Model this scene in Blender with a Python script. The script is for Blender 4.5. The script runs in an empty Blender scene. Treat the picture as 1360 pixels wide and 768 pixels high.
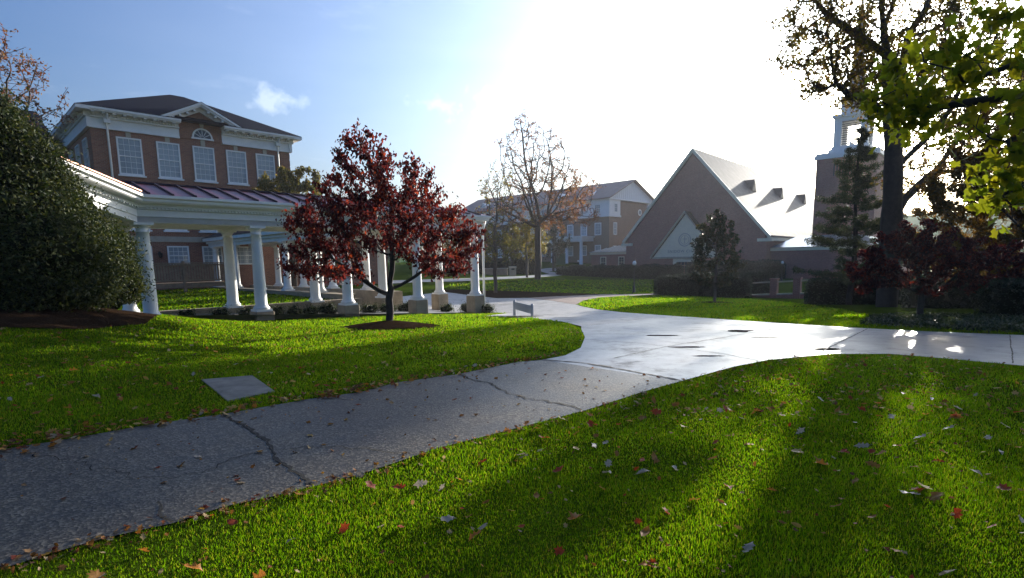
import bpy, math, random
import numpy as np
from mathutils import Vector, Matrix, geometry
from math import sin, cos, pi, radians, atan2, hypot

rng = np.random.default_rng(11)
random.seed(7)
SC = bpy.context.scene
COL = SC.collection

# ------------------------------------------------------------------ camera
F, YP, PITCH, ROLL, EYE = 741.1, 452.1, radians(8.03), radians(.94), 1.65
fw = np.array([0, cos(PITCH), -sin(PITCH)])
_r0 = np.array([1, 0, 0.]); _u0 = np.array([0, sin(PITCH), cos(PITCH)])
CR = cos(ROLL)*_r0 - sin(ROLL)*_u0
CU = sin(ROLL)*_r0 + cos(ROLL)*_u0
cam_d = bpy.data.cameras.new("camera")
cam = bpy.data.objects.new("camera", cam_d); COL.objects.link(cam)
M = Matrix(((CR[0], CU[0], -fw[0], 0), (CR[1], CU[1], -fw[1], 0), (CR[2], CU[2], -fw[2], EYE), (0, 0, 0, 1)))
cam.matrix_world = M
cam_d.sensor_width = 36; cam_d.lens = 36*F/1360
cam_d.shift_y = (YP-384)/1360
cam_d.clip_end = 6000; cam_d.clip_start = .05
SC.camera = cam

def ray(px, py):
    return fw + (px-680)/F*CR - (py-YP)/F*CU
def P(px, py, Y):
    d = ray(px, py)
    return np.array([d[0]*Y/d[1], Y, EYE + d[2]*Y/d[1]])

# ------------------------------------------------------------------ terrain
CP = [(0,0,0),(-5,0,0),(6,0,0),(-3.2,6,0),(-4.7,4.9,.02),(2,6,0),(8,6,0),(12,8,0),(0,9,0),(5,9.5,0),(-3,10,.02),
 (1.7,13,-.02),(8,12,-.03),(14,13,-.05),(-3.3,15,-.06),(0.35,17,-.2),(10.4,14.5,-.1),(-7,4,.1),(-10,0,.3),
 (-5.1,5.5,.12),(-6.3,6.8,.33),(-5.6,8.5,.2),(-7.6,9,.60),(-7.9,10.5,.58),(-8.5,10.6,.85),(-9,11.8,.82),(-9.7,14,.58),(-10.4,15.7,.22),(-6.3,12,.06),(-13,12,1.0),
 (-11,17,.0),(-8.67,19.36,-.22),(-6.35,21.7,-.34),(-4.03,24.06,-.5),(-1.8,26.4,-.76),(-10.6,21.2,-.2),(-6,26,-.5),(-3.9,28,-.7),
 (4,22,-.5),(10,20,-.4),(12,33,-.95),(18,24,-.6),(26,36,-1.2),(3,30,-.75),
 (-3,40,-.75),(2.5,43,-.9),(13,48,-1.25),(11.5,52,-1.41),(20,45,-1.5),(32,50,-1.6),
 (3,65,-.38),(-4,66,-.05),(-8,50,-.2),(12,72,-.86),(25,70,-1.1),(45,75,-1.2),(36,90,-1.0),(20,95,-.5),
 (10,100,.5),(19,106,.8),(-10,90,.3),(25,130,1.6),(60,120,0),(-20,30,.05),(-25,45,.2),(-45,40,.6),(-40,5,1.5),(40,20,-.8),(45,-5,0),(0,-25,0),(-15,70,.3),(-40,110,1),(80,90,-.5)]
CP = np.array(CP, float)
def _phi(r2):
    return np.where(r2 > 1e-9, .5*r2*np.log(np.maximum(r2, 1e-9)), 0)
_n = len(CP)
_K = _phi(((CP[:, None, :2]-CP[None, :, :2])**2).sum(2)) + np.eye(_n)*1.5
_Pm = np.c_[np.ones(_n), CP[:, :2]]
_A = np.block([[_K, _Pm], [_Pm.T, np.zeros((3, 3))]])
_W = np.linalg.solve(_A, np.r_[CP[:, 2], 0, 0, 0])
def TZ(x, y):
    x = np.asarray(x, float); y = np.asarray(y, float)
    sh = np.broadcast(x, y).shape
    x = np.broadcast_to(x, sh).ravel(); y = np.broadcast_to(y, sh).ravel()
    out = np.empty(len(x))
    for i in range(0, len(x), 20000):
        a = x[i:i+20000]; b = y[i:i+20000]
        xc = np.clip(a, -70, 90); yc = np.clip(b, -30, 140)
        r2 = (xc[:, None]-CP[None, :, 0])**2 + (yc[:, None]-CP[None, :, 1])**2
        z = _phi(r2) @ _W[:_n] + _W[_n] + _W[_n+1]*xc + _W[_n+2]*yc
        d = np.hypot(a-xc, b-yc)
        out[i:i+20000] = z*np.clip(1-d/60, 0, 1) - .0*d
    return out.reshape(sh) if sh else float(out[0])
def G(px, py):
    d = ray(px, py); d = d/np.linalg.norm(d[:2])
    t = .5
    prev = t
    while t < 400:
        if EYE + d[2]*t < TZ(d[0]*t, d[1]*t): break
        prev = t; t += .25 if t < 40 else 1.
    a, b = prev, t
    for _ in range(30):
        m = (a+b)/2
        if EYE + d[2]*m < TZ(d[0]*m, d[1]*m): b = m
        else: a = m
    return np.array([d[0]*a, d[1]*a, TZ(d[0]*a, d[1]*a)])
def Gl(pts): return [tuple(G(*p)[:2]) for p in pts]

# ------------------------------------------------------------------ objects
def link(name, data, parent=None, loc=None):
    o = bpy.data.objects.new(name, data); COL.objects.link(o)
    if parent is not None: o.parent = parent
    if loc is not None: o.location = loc
    return o
def tag(o, label=None, cat=None, group=None, kind=None):
    if label: o["label"] = label
    if cat: o["category"] = cat
    if group: o["group"] = group
    if kind: o["kind"] = kind
    return o
def thing(name, label, cat, loc=(0, 0, 0), rz=0, group=None):
    o = link(name, None, None, loc); o.rotation_euler = (0, 0, rz)
    o.empty_display_size = .2
    return tag(o, label, cat, group)

def np_mesh(name, V, Fc, mats, smooth=False):
    """V (n,3), Fc list of (m,k) int arrays"""
    me = bpy.data.meshes.new(name)
    if not isinstance(Fc, list): Fc = [Fc]
    Fc = [np.asarray(f, np.int32) for f in Fc if len(f)]
    me.vertices.add(len(V)); me.vertices.foreach_set("co", np.asarray(V, np.float32).ravel())
    loops = np.concatenate([f.ravel() for f in Fc])
    sizes = np.concatenate([np.full(len(f), f.shape[1], np.int32) for f in Fc])
    me.loops.add(len(loops)); me.loops.foreach_set("vertex_index", loops)
    me.polygons.add(len(sizes))
    st = np.r_[0, np.cumsum(sizes)[:-1]].astype(np.int32)
    me.polygons.foreach_set("loop_start", st)
    if smooth: me.polygons.foreach_set("use_smooth", np.ones(len(sizes), bool))
    me.update(calc_edges=True)
    for m in (mats if isinstance(mats, (list, tuple)) else [mats]): me.materials.append(m)
    return me

class MB:
    def __init__(s): s.v = []; s.f = []; s.sm = []
    def add(s, vs, fs, smooth=False):
        n = len(s.v); s.v += [tuple(v) for v in vs]
        s.f += [tuple(i+n for i in f) for f in fs]; s.sm += [smooth]*len(fs)
        return s
    def box(s, x0, x1, y0, y1, z0, z1):
        v = [(x, y, z) for z in (z0, z1) for y in (y0, y1) for x in (x0, x1)]
        return s.add(v, [(0, 2, 3, 1), (4, 5, 7, 6), (0, 1, 5, 4), (2, 6, 7, 3), (0, 4, 6, 2), (1, 3, 7, 5)])
    def cbox(s, x0, x1, y0, y1, z0, z1, b=.02):
        """box with chamfered vertical edges and top"""
        def ring(z, i): return [(x0+b+i, y0+i, z), (x1-b-i, y0+i, z), (x1-i, y0+b+i, z), (x1-i, y1-b-i, z), (x1-b-i, y1-i, z), (x0+b+i, y1-i, z), (x0+i, y1-b-i, z), (x0+i, y0+b+i, z)]
        v = ring(z0, 0)+ring(z1-b, 0)+ring(z1, b*.7)
        f = [tuple(range(7, -1, -1)), tuple(range(16, 24))]
        for r in (0, 8):
            for i in range(8): j = (i+1) % 8; f.append((r+i, r+j, r+8+j, r+8+i))
        return s.add(v, f)
    def prism(s, poly, a0, a1, axis='y'):
        """poly 2-D points; extruded along axis. axis y: poly=(x,z); x: poly=(y,z); z: poly=(x,y)"""
        n = len(poly)
        def mk(p, a): return (p[0], a, p[1]) if axis == 'y' else ((a, p[0], p[1]) if axis == 'x' else (p[0], p[1], a))
        v = [mk(p, a0) for p in poly]+[mk(p, a1) for p in poly]
        f = [tuple(range(n)), tuple(range(2*n-1, n-1, -1))]
        for i in range(n): j = (i+1) % n; f.append((j, i, n+i, n+j))
        return s.add(v, f)
    def quad(s, a, b, c, d): return s.add([a, b, c, d], [(0, 1, 2, 3)])
    def lathe(s, prof, x=0, y=0, z=0, n=20, smooth=True, cap=True):
        v = []; f = []
        for r, h in prof:
            for i in range(n): t = 2*pi*i/n; v.append((x+r*cos(t), y+r*sin(t), z+h))
        for k in range(len(prof)-1):
            for i in range(n):
                j = (i+1) % n; f.append((k*n+i, k*n+j, (k+1)*n+j, (k+1)*n+i))
        s.add(v, f, smooth)
        if cap:
            m = len(s.v)-len(v); s.f.append(tuple(m+i for i in range(n-1, -1, -1))); s.sm.append(False)
            e = m+(len(prof)-1)*n; s.f.append(tuple(e+i for i in range(n))); s.sm.append(False)
        return s
    def tube(s, pts, r, n=8, smooth=True):
        pts = [np.array(p, float) for p in pts]; v = []; f = []
        for k, p in enumerate(pts):
            t = pts[min(k+1, len(pts)-1)]-pts[max(k-1, 0)]; t = t/np.linalg.norm(t)
            a = np.cross(t, (0, 0, 1.)) if abs(t[2]) < .95 else np.cross(t, (1., 0, 0)); a = a/np.linalg.norm(a); b = np.cross(t, a)
            rr = r[k] if hasattr(r, '__len__') else r
            for i in range(n): q = 2*pi*i/n; v.append(p+rr*(cos(q)*a+sin(q)*b))
        for k in range(len(pts)-1):
            for i in range(n): j = (i+1) % n; f.append((k*n+i, k*n+j, (k+1)*n+j, (k+1)*n+i))
        f += [tuple(range(n-1, -1, -1)), tuple((len(pts)-1)*n+i for i in range(n))]
        return s.add(v, f, smooth)
    def build(s, name, mat, parent=None, loc=None, label=None):
        me = bpy.data.meshes.new(name); me.from_pydata(s.v, [], s.f)
        me.materials.append(mat)
        if any(s.sm): me.polygons.foreach_set("use_smooth", s.sm)
        me.update()
        bmn = __import__('bmesh').new(); bmn.from_mesh(me)
        __import__('bmesh').ops.recalc_face_normals(bmn, faces=bmn.faces); bmn.to_mesh(me); bmn.free()
        o = link(name, me, parent, loc)
        if label: o["label"] = label
        return o

# ------------------------------------------------------------------ materials
class NT:
    def __init__(s, name):
        s.m = bpy.data.materials.new(name); s.m.use_nodes = True
        s.t = s.m.node_tree; s.t.nodes.clear()
        s.out = s.n('ShaderNodeOutputMaterial')
    def n(s, ty, **kw):
        x = s.t.nodes.new(ty)
        for k, v in kw.items(): setattr(x, k, v)
        return x
    def l(s, a, b): s.t.links.new(a, b)
    def noise(s, vec, scale, detail=4, rough=.6, out='Fac'):
        x = s.n('ShaderNodeTexNoise'); x.inputs['Scale'].default_value = scale; x.inputs['Detail'].default_value = detail
        x.inputs['Roughness'].default_value = rough
        if vec is not None: s.l(vec, x.inputs['Vector'])
        return x.outputs[out]
    def ramp(s, fac, stops):
        x = s.n('ShaderNodeValToRGB'); e = x.color_ramp.elements
        while len(e) < len(stops): e.new(.5)
        for i, (p, c) in enumerate(stops):
            e[i].position = p; e[i].color = (*c, 1) if len(c) == 3 else c
        s.l(fac, x.inputs[0]); return x.outputs[0]
    def mix(s, fac, a, b, mode='MIX'):
        x = s.n('ShaderNodeMix', data_type='RGBA', blend_type=mode)
        for sock, v in ((x.inputs[0], fac), (x.inputs[6], a), (x.inputs[7], b)):
            if hasattr(v, 'node'): s.l(v, sock)
            elif isinstance(v, (int, float)): sock.default_value = v
            else: sock.default_value = (*v, 1)
        return x.outputs[2]
    def math(s, op, a, b=0, clamp=False):
        x = s.n('ShaderNodeMath', operation=op, use_clamp=clamp)
        for i, v in enumerate((a, b)):
            if hasattr(v, 'node'): s.l(v, x.inputs[i])
            else: x.inputs[i].default_value = v
        return x.outputs[0]
    def bump(s, h, strength=.3, dist=.01):
        x = s.n('ShaderNodeBump'); x.inputs['Strength'].default_value = strength; x.inputs['Distance'].default_value = dist
        s.l(h, x.inputs['Height']); return x.outputs[0]
    def bsdf(s, color, rough=.6, metal=0, normal=None, spec=.5):
        b = s.n('ShaderNodeBsdfPrincipled')
        for k, v in (('Base Color', color), ('Roughness', rough), ('Metallic', metal), ('Specular IOR Level', spec)):
            if hasattr(v, 'node'): s.l(v, b.inputs[k])
            elif isinstance(v, (int, float)): b.inputs[k].default_value = v
            else: b.inputs[k].default_value = (*v, 1)
        if normal is not None: s.l(normal, b.inputs['Normal'])
        return b
    def surf(s, sh): s.l(sh, s.out.inputs[0]); return s.m
    def obj(s): return s.n('ShaderNodeTexCoord').outputs['Object']
    def pos(s): return s.n('ShaderNodeNewGeometry').outputs['Position']

def simple(name, c, rough=.6, var=.18, scale=3., metal=0, bumps=.15, spec=.5, fine=60):
    t = NT(name); v = t.obj()
    n1 = t.noise(v, scale, 5, .65); n2 = t.noise(v, fine, 3)
    lo = [x*(1-var) for x in c]; hi = [min(1, x*(1+var)) for x in c]
    col = t.ramp(n1, [(.3, lo), (.7, hi)])
    r = t.math('MULTIPLY_ADD', n2, .25); r.node.inputs[2].default_value = rough-.12
    return t.surf(t.bsdf(col, r, metal, t.bump(n2, bumps, .006), spec).outputs[0])

def brickmat(name, c1, c2, mortar, w=.22, h=.075, var=.25):
    t = NT(name); v = t.obj()
    sp = t.n('ShaderNodeSeparateXYZ'); t.l(v, sp.inputs[0])
    cb = t.n('ShaderNodeCombineXYZ'); t.l(t.math('ADD', sp.outputs[0], sp.outputs[1]), cb.inputs[0]); t.l(sp.outputs[2], cb.inputs[1])
    b = t.n('ShaderNodeTexBrick'); t.l(cb.outputs[0], b.inputs['Vector'])
    b.inputs['Scale'].default_value = 1; b.inputs['Brick Width'].default_value = w; b.inputs['Row Height'].default_value = h
    b.inputs['Mortar Size'].default_value = .008; b.inputs['Mortar Smooth'].default_value = .3; b.inputs['Bias'].default_value = 0
    b.inputs['Color1'].default_value = (*c1, 1); b.inputs['Color2'].default_value = (*c2, 1); b.inputs['Mortar'].default_value = (*mortar, 1)
    n1 = t.noise(v, .7, 5, .7); n2 = t.noise(v, 9, 3)
    col = t.mix(.55, b.outputs[0], t.ramp(n1, [(.3, (1-var,)*3), (.7, (1+var*.4,)*3)]), 'MULTIPLY')
    col = t.mix(.35, col, t.ramp(n2, [(.35, (.6, .6, .6)), (.65, (1.1, 1.05, 1))]), 'MULTIPLY')
    return t.surf(t.bsdf(col, .85, 0, t.bump(b.outputs[1], -.3, .01), .25).outputs[0])

def leafmat(name, cols, trans=.45, rough=.45, tint=1.6, spec=.35, glow=(1, .92, .6), patch=(.65, 1.25), pscale=1.3):
    """leaf with two-sided light; every leaf (mesh island) its own hue"""
    t = NT(name)
    g = t.n('ShaderNodeNewGeometry')
    k = len(cols)
    col = t.ramp(g.outputs['Random Per Island'], [((i+.5)/k, c) for i, c in enumerate(cols)])
    n = t.noise(g.outputs['Position'], pscale, 4)
    col = t.mix(.75, col, t.ramp(n, [(.3, (patch[0],)*3), (.7, (patch[1], patch[1]*.95, patch[1]*.88))]), 'MULTIPLY')
    b = t.bsdf(col, rough, 0, None, spec)
    tr = t.n('ShaderNodeBsdfTranslucent')
    t.l(t.mix(1, col, tuple(tint*q for q in glow), 'MULTIPLY'), tr.inputs[0])
    mx = t.n('ShaderNodeMixShader'); mx.inputs[0].default_value = trans
    t.l(b.outputs[0], mx.inputs[1]); t.l(tr.outputs[0], mx.inputs[2])
    return t.surf(mx.outputs[0])

MAT = {}
MAT['brick_hall'] = brickmat('hall_brick', (.36, .14, .08), (.25, .095, .06), (.36, .30, .24))
MAT['brick_chapel'] = brickmat('chapel_brick', (.38, .15, .12), (.28, .105, .085), (.36, .28, .25))
MAT['brick_far'] = brickmat('far_brick', (.34, .2, .13), (.26, .15, .10), (.3, .26, .22))
MAT['white'] = simple('white_paint', (.82, .815, .79), .5, .06, 2., bumps=.05)
MAT['cream'] = simple('cream_paint', (.74, .68, .52), .55, .06, 2.)
MAT['stone'] = simple('cut_stone', (.42, .37, .29), .8, .15, 2.)
MAT['conc'] = simple('old_concrete', (.31, .245, .165), .85, .3, 2.5, bumps=.4)
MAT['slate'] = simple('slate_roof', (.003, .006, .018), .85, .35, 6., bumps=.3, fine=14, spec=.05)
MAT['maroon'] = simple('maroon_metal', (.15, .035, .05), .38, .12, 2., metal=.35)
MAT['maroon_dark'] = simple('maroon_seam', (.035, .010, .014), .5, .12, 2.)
MAT['metalroof'] = simple('grey_metal_roof', (.28, .31, .34), .3, .15, 2., metal=.6)
MAT['black'] = simple('black_metal', (.015, .016, .018), .4, .2, 4.)
MAT['wood'] = simple('weathered_wood', (.30, .20, .125), .8, .3, 5.)
MAT['darkmetal'] = simple('dark_louvre', (.035, .04, .05), .5, .2, 4.)
MAT['grey_sign'] = simple('grey_paint', (.46, .47, .48), .5, .08, 3.)
MAT['globe'] = simple('white_globe', (.85, .84, .8), .25, .03, 3.)
def _glass(name, c, rough=.08):
    t = NT(name); v = t.obj(); n = t.noise(v, .6, 2)
    col = t.ramp(n, [(.35, [x*.75 for x in c]), (.65, c)])
    oi = t.n('ShaderNodeObjectInfo'); col = t.mix(.8, col, t.ramp(oi.outputs['Random'], [(0, (.45, .47, .5)), (.35, (.9, .9, .9)), (1, (1.1, 1.1, 1.08))]), 'MULTIPLY')
    return t.surf(t.bsdf(col, rough, 0, None, .8).outputs[0])
MAT['blind'] = _glass('blind_glass', (.42, .48, .52))
MAT['dark_glass'] = _glass('dark_glass', (.05, .06, .075))
MAT['bark'] = simple('bark', (.075, .055, .042), .9, .35, 6., bumps=.9, fine=22)
MAT['bark_dark'] = simple('dark_bark', (.035, .026, .022), .9, .35, 6., bumps=.9, fine=22)
MAT['bark_grey'] = simple('grey_bark', (.12, .10, .085), .9, .3, 6., bumps=.8, fine=22)
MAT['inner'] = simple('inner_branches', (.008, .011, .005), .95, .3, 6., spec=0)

def ground_mat():
    t = NT('lawn_ground'); v = t.pos()
    n1 = t.noise(v, .25, 4, .6); n2 = t.noise(v, 2.2, 5, .7); n3 = t.noise(v, 30, 3, .7)
    c = t.ramp(n1, [(.3, (.040, .075, .005)), (.7, (.075, .115, .007))])
    c = t.mix(.6, c, t.ramp(n2, [(.3, (.6, .62, .5)), (.55, (1, 1, 1)), (.75, (1.35, 1.2, 1.0))]), 'MULTIPLY')
    c = t.mix(.6, c, t.ramp(n3, [(.35, (.5, .5, .45)), (.7, (1.3, 1.3, 1.2))]), 'MULTIPLY')
    return t.surf(t.bsdf(c, .95, 0, t.bump(n3, 1, .06), .0).outputs[0])
MAT['lawn'] = ground_mat()

def mulch_mat():
    t = NT('mulch'); v = t.pos()
    n1 = t.noise(v, 38, 4, .75); n2 = t.noise(v, 3, 3)
    c = t.ramp(n1, [(.3, (.012, .008, .005)), (.55, (.036, .022, .014)), (.8, (.11, .07, .045))])
    c = t.mix(.6, c, t.ramp(n2, [(.3, (.7, .7, .7)), (.7, (1.2, 1.15, 1.1))]), 'MULTIPLY')
    return t.surf(t.bsdf(c, .95, 0, t.bump(n1, 1, .05), 0.).outputs[0])
MAT['mulch'] = mulch_mat()

def aggregate_mat():
    """exposed aggregate walk, slightly damp"""
    t = NT('aggregate_path'); v = t.pos()
    vo = t.n('ShaderNodeTexVoronoi'); vo.inputs['Scale'].default_value = 55; t.l(v, vo.inputs['Vector'])
    n1 = t.noise(v, .8, 5, .65); n2 = t.noise(v, 6, 4, .7); n3 = t.noise(v, 90, 3, .8)
    peb = t.ramp(vo.outputs['Color'], [(.15, (.024, .020, .015)), (.5, (.062, .052, .037)), (.85, (.30, .26, .19))])
    c = t.mix(.55, peb, (.066, .054, .038))
    c = t.mix(.7, c, t.ramp(n1, [(.3, (.42, .42, .44)), (.5, (.95, .95, .93)), (.7, (1.4, 1.32, 1.2))]), 'MULTIPLY')
    c = t.mix(.5, c, t.ramp(n2, [(.3, (.75, .75, .75)), (.7, (1.2, 1.2, 1.2))]), 'MULTIPLY')
    r = t.ramp(n1, [(.3, (.42,)*3), (.7, (.62,)*3)])
    h = t.math('ADD', t.math('MULTIPLY', vo.outputs['Distance'], 1.), t.math('MULTIPLY', n3, .6))
    return t.surf(t.bsdf(c, r, 0, t.bump(h, .4, .006), .5).outputs[0])
MAT['aggregate'] = aggregate_mat()

def concrete_mat(name, base, wet):
    t = NT(name); v = t.pos()
    mp = t.n('ShaderNodeMapping'); mp.inputs['Scale'].default_value = (1, 1.0, 1); t.l(v, mp.inputs[0])
    n1 = t.noise(mp.outputs[0], .55, 5, .6); n2 = t.noise(v, 3., 5, .7); n3 = t.noise(v, 70, 3, .7)
    w = t.ramp(n1, [(.30, (.35,)*3), (.50, (1,)*3)])
    w = t.math('MULTIPLY', w, wet)
    c = t.ramp(n2, [(.25, [x*.68 for x in base]), (.75, [x*1.18 for x in base])])
    n4 = t.noise(v, .75, 7, .78); c = t.mix(.8, c, t.ramp(n4, [(.34, (.55, .53, .5)), (.46, (1, 1, 1)), (.7, (1.1, 1.1, 1.12))]), 'MULTIPLY')
    c = t.mix(w, c, t.mix(1, c, (.72, .72, .73), 'MULTIPLY'))
    r = t.math('SUBTRACT', .62, t.math('MULTIPLY', w, .27))
    h = t.math('MULTIPLY', t.math('ADD', n3, t.math('MULTIPLY', n2, .5)), t.math('SUBTRACT', 1.1, w))
    sp_ = t.ramp(n4, [(.36, (.06,)*3), (.5, (.42,)*3)])
    return t.surf(t.bsdf(c, r, 0, t.bump(h, .35, .01), sp_).outputs[0])
MAT['wet_concrete'] = concrete_mat('wet_concrete', (.34, .34, .34), 1.)
MAT['dry_concrete'] = concrete_mat('dry_concrete', (.40, .385, .36), .25)

def paver_mat():
    t = NT('brick_pavers'); v = t.pos()
    mp = t.n('ShaderNodeMapping'); mp.inputs['Rotation'].default_value = (0, 0, .6); t.l(v, mp.inputs[0])
    b = t.n('ShaderNodeTexBrick'); t.l(mp.outputs[0], b.inputs['Vector']); b.inputs['Scale'].default_value = 1
    b.inputs['Brick Width'].default_value = .8; b.inputs['Row Height'].default_value = .42; b.inputs['Mortar Size'].default_value = .03
    b.inputs['Color1'].default_value = (.24, .15, .11, 1); b.inputs['Color2'].default_value = (.17, .11, .085, 1); b.inputs['Mortar'].default_value = (.3, .25, .2, 1)
    n = t.noise(v, 1.2, 4)
    c = t.mix(.5, b.outputs[0], t.ramp(n, [(.3, (.7,)*3), (.7, (1.25,)*3)]), 'MULTIPLY')
    return t.surf(t.bsdf(c, .7, 0, t.bump(b.outputs[1], -.3, .01), .4).outputs[0])
MAT['paver'] = paver_mat()
MAT['crack'] = simple('crack_soil', (.02, .017, .013), .95, .3, 20.)
MAT['joint'] = simple('joint_filler', (.07, .065, .055), .9, .3, 20.)
MAT['puddle'] = _glass('standing_water', (.03, .03, .03), .04)

# ------------------------------------------------------------------ light and sky
SUN_AZ, SUN_EL = radians(34.42), radians(12.65)
sv = Vector((sin(SUN_AZ)*cos(SUN_EL), cos(SUN_AZ)*cos(SUN_EL), sin(SUN_EL)))
sd = bpy.data.lights.new("sun", 'SUN'); sd.energy = 5.0; sd.angle = radians(.6); sd.color = (1, .93, .82)
so = link("sun", sd); so.rotation_euler = sv.to_track_quat('Z', 'Y').to_euler(); so.location = (20, 30, 40)
w = bpy.data.worlds.new("World"); SC.world = w; w.use_nodes = True
wt = w.node_tree; wt.nodes.clear()
wo = wt.nodes.new('ShaderNodeOutputWorld'); wb = wt.nodes.new('ShaderNodeBackground')
sk = wt.nodes.new('ShaderNodeTexSky'); sk.sky_type = 'NISHITA'; sk.sun_disc = False
sk.sun_elevation = SUN_EL; sk.sun_rotation = SUN_AZ; sk.air_density = 1.2; sk.dust_density = 6.; sk.ozone_density = 6.; sk.altitude = 200
wb.inputs[1].default_value = .094
# thin cirrus, fixed in the sky by direction
tc = wt.nodes.new('ShaderNodeTexCoord')
def wn(ty, **k):
    x = wt.nodes.new(ty)
    for a, b in k.items(): setattr(x, a, b)
    return x
mp = wn('ShaderNodeMapping'); mp.inputs['Scale'].default_value = (2.2, 2.2, 9.); wt.links.new(tc.outputs['Generated'], mp.inputs[0])
nz = wn('ShaderNodeTexNoise'); nz.inputs['Scale'].default_value = 1.6; nz.inputs['Detail'].default_value = 7; nz.inputs['Roughness'].default_value = .62
wt.links.new(mp.outputs[0], nz.inputs['Vector'])
rp = wn('ShaderNodeValToRGB'); rp.color_ramp.elements[0].position = .60; rp.color_ramp.elements[1].position = .95
rp.color_ramp.elements[1].color = (.5, .5, .5, 1)
wt.links.new(nz.outputs[0], rp.inputs[0])
# one small wisp
cd = Vector(ray(366, 134)).normalized()
def wisp(px, py, rad, sx, thr):
    c = Vector(ray(px, py)).normalized()
    sb = wn('ShaderNodeVectorMath', operation='SUBTRACT'); wt.links.new(tc.outputs['Generated'], sb.inputs[0]); sb.inputs[1].default_value = c
    ml = wn('ShaderNodeVectorMath', operation='MULTIPLY'); wt.links.new(sb.outputs[0], ml.inputs[0]); ml.inputs[1].default_value = (1/sx, 1/sx, 1)
    ln = wn('ShaderNodeVectorMath', operation='LENGTH'); wt.links.new(ml.outputs[0], ln.inputs[0])
    a = wn('ShaderNodeMapRange'); a.inputs[1].default_value = rad; a.inputs[2].default_value = 0; wt.links.new(ln.outputs['Value'], a.inputs[0])
    n2 = wn('ShaderNodeTexNoise'); n2.inputs['Scale'].default_value = 34; n2.inputs['Detail'].default_value = 6; wt.links.new(tc.outputs['Generated'], n2.inputs['Vector'])
    m = wn('ShaderNodeMath', operation='MULTIPLY'); wt.links.new(a.outputs[0], m.inputs[0]); wt.links.new(n2.outputs[0], m.inputs[1])
    r = wn('ShaderNodeMapRange'); r.inputs[1].default_value = thr; r.inputs[2].default_value = thr+.16; r.inputs[4].default_value = .6; wt.links.new(m.outputs[0], r.inputs[0])
    return r.outputs[0]
def wadd(a, b):
    m = wn('ShaderNodeMath', operation='ADD', use_clamp=True); wt.links.new(a, m.inputs[0]); wt.links.new(b, m.inputs[1]); return m.outputs[0]
def veil(px, py, rad, gain_):
    c = Vector(ray(px, py)).normalized()
    sb = wn('ShaderNodeVectorMath', operation='SUBTRACT'); wt.links.new(tc.outputs['Generated'], sb.inputs[0]); sb.inputs[1].default_value = c
    ln = wn('ShaderNodeVectorMath', operation='LENGTH'); wt.links.new(sb.outputs[0], ln.inputs[0])
    a = wn('ShaderNodeMapRange'); a.inputs[1].default_value = rad; a.inputs[2].default_value = .2; a.inputs[4].default_value = gain_; wt.links.new(ln.outputs['Value'], a.inputs[0])
    n2 = wn('ShaderNodeTexNoise'); n2.inputs['Scale'].default_value = 2.6; n2.inputs['Detail'].default_value = 5; wt.links.new(mp.outputs[0], n2.inputs['Vector'])
    m = wn('ShaderNodeMath', operation='MULTIPLY_ADD'); wt.links.new(n2.outputs[0], m.inputs[0]); m.inputs[1].default_value = .7; m.inputs[2].default_value = .65
    k = wn('ShaderNodeMath', operation='MULTIPLY'); wt.links.new(a.outputs[0], k.inputs[0]); wt.links.new(m.outputs[0], k.inputs[1])
    return k.outputs[0]
cl = wadd(veil(1208, 125, 1.25, .62), wadd(wadd(rp.outputs[0], wisp(368, 132, .062, 1.6, .31)), wisp(650, 142, .09, 3.6, .36)))
mxs = wn('ShaderNodeMix', data_type='RGBA'); gmn = wn('ShaderNodeGamma'); gmn.inputs[1].default_value = 1.3; wt.links.new(sk.outputs[0], gmn.inputs[0])
wt.links.new(cl, mxs.inputs[0]); wt.links.new(gmn.outputs[0], mxs.inputs[6])
# clouds are as bright as sky times a white gain
gain = wn('ShaderNodeMix', data_type='RGBA', blend_type='ADD'); gain.inputs[0].default_value = 1
wt.links.new(gmn.outputs[0], gain.inputs[6]); gain.inputs[7].default_value = (3.2, 3.0, 2.6, 1)
wt.links.new(gain.outputs[2], mxs.inputs[7])
wt.links.new(mxs.outputs[2], wb.inputs[0]); wt.links.new(wb.outputs[0], wo.inputs[0])
SC.view_settings.view_transform = 'Standard'; SC.view_settings.look = 'None'; SC.view_settings.gamma = 1
SC.view_settings.use_curve_mapping = False
SC.view_settings.exposure = 1.0
SC.cycles.use_denoising = True
SC.cycles.max_bounces = 8; SC.cycles.transparent_max_bounces = 6
SC.cycles.sample_clamp_indirect = 8
# ------------------------------------------------------------------ ground sheets
def axis(lo, hi, near, step, far):
    a = list(np.arange(lo, hi+1e-6, step))
    d = step; x = lo
    left = []
    while x > -far: d *= 1.35; x -= d; left.append(x)
    x = hi; d = step; right = []
    while x < far: d *= 1.35; x += d; right.append(x)
    return np.array(left[::-1]+a+right)
gx = axis(-34, 60, 0, .5, 330); gy = axis(-6, 112, 0, .5, 330)
X, Y = np.meshgrid(gx, gy); Z = TZ(X, Y)
nx, ny = len(gx), len(gy)
idx = np.arange(nx*ny).reshape(ny, nx)
Fq = np.stack([idx[:-1, :-1], idx[:-1, 1:], idx[1:, 1:], idx[1:, :-1]], -1).reshape(-1, 4)
tag(link('ground', np_mesh('ground', np.stack([X, Y, Z], -1).reshape(-1, 3), Fq, MAT['lawn'], True)), kind='structure')

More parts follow.
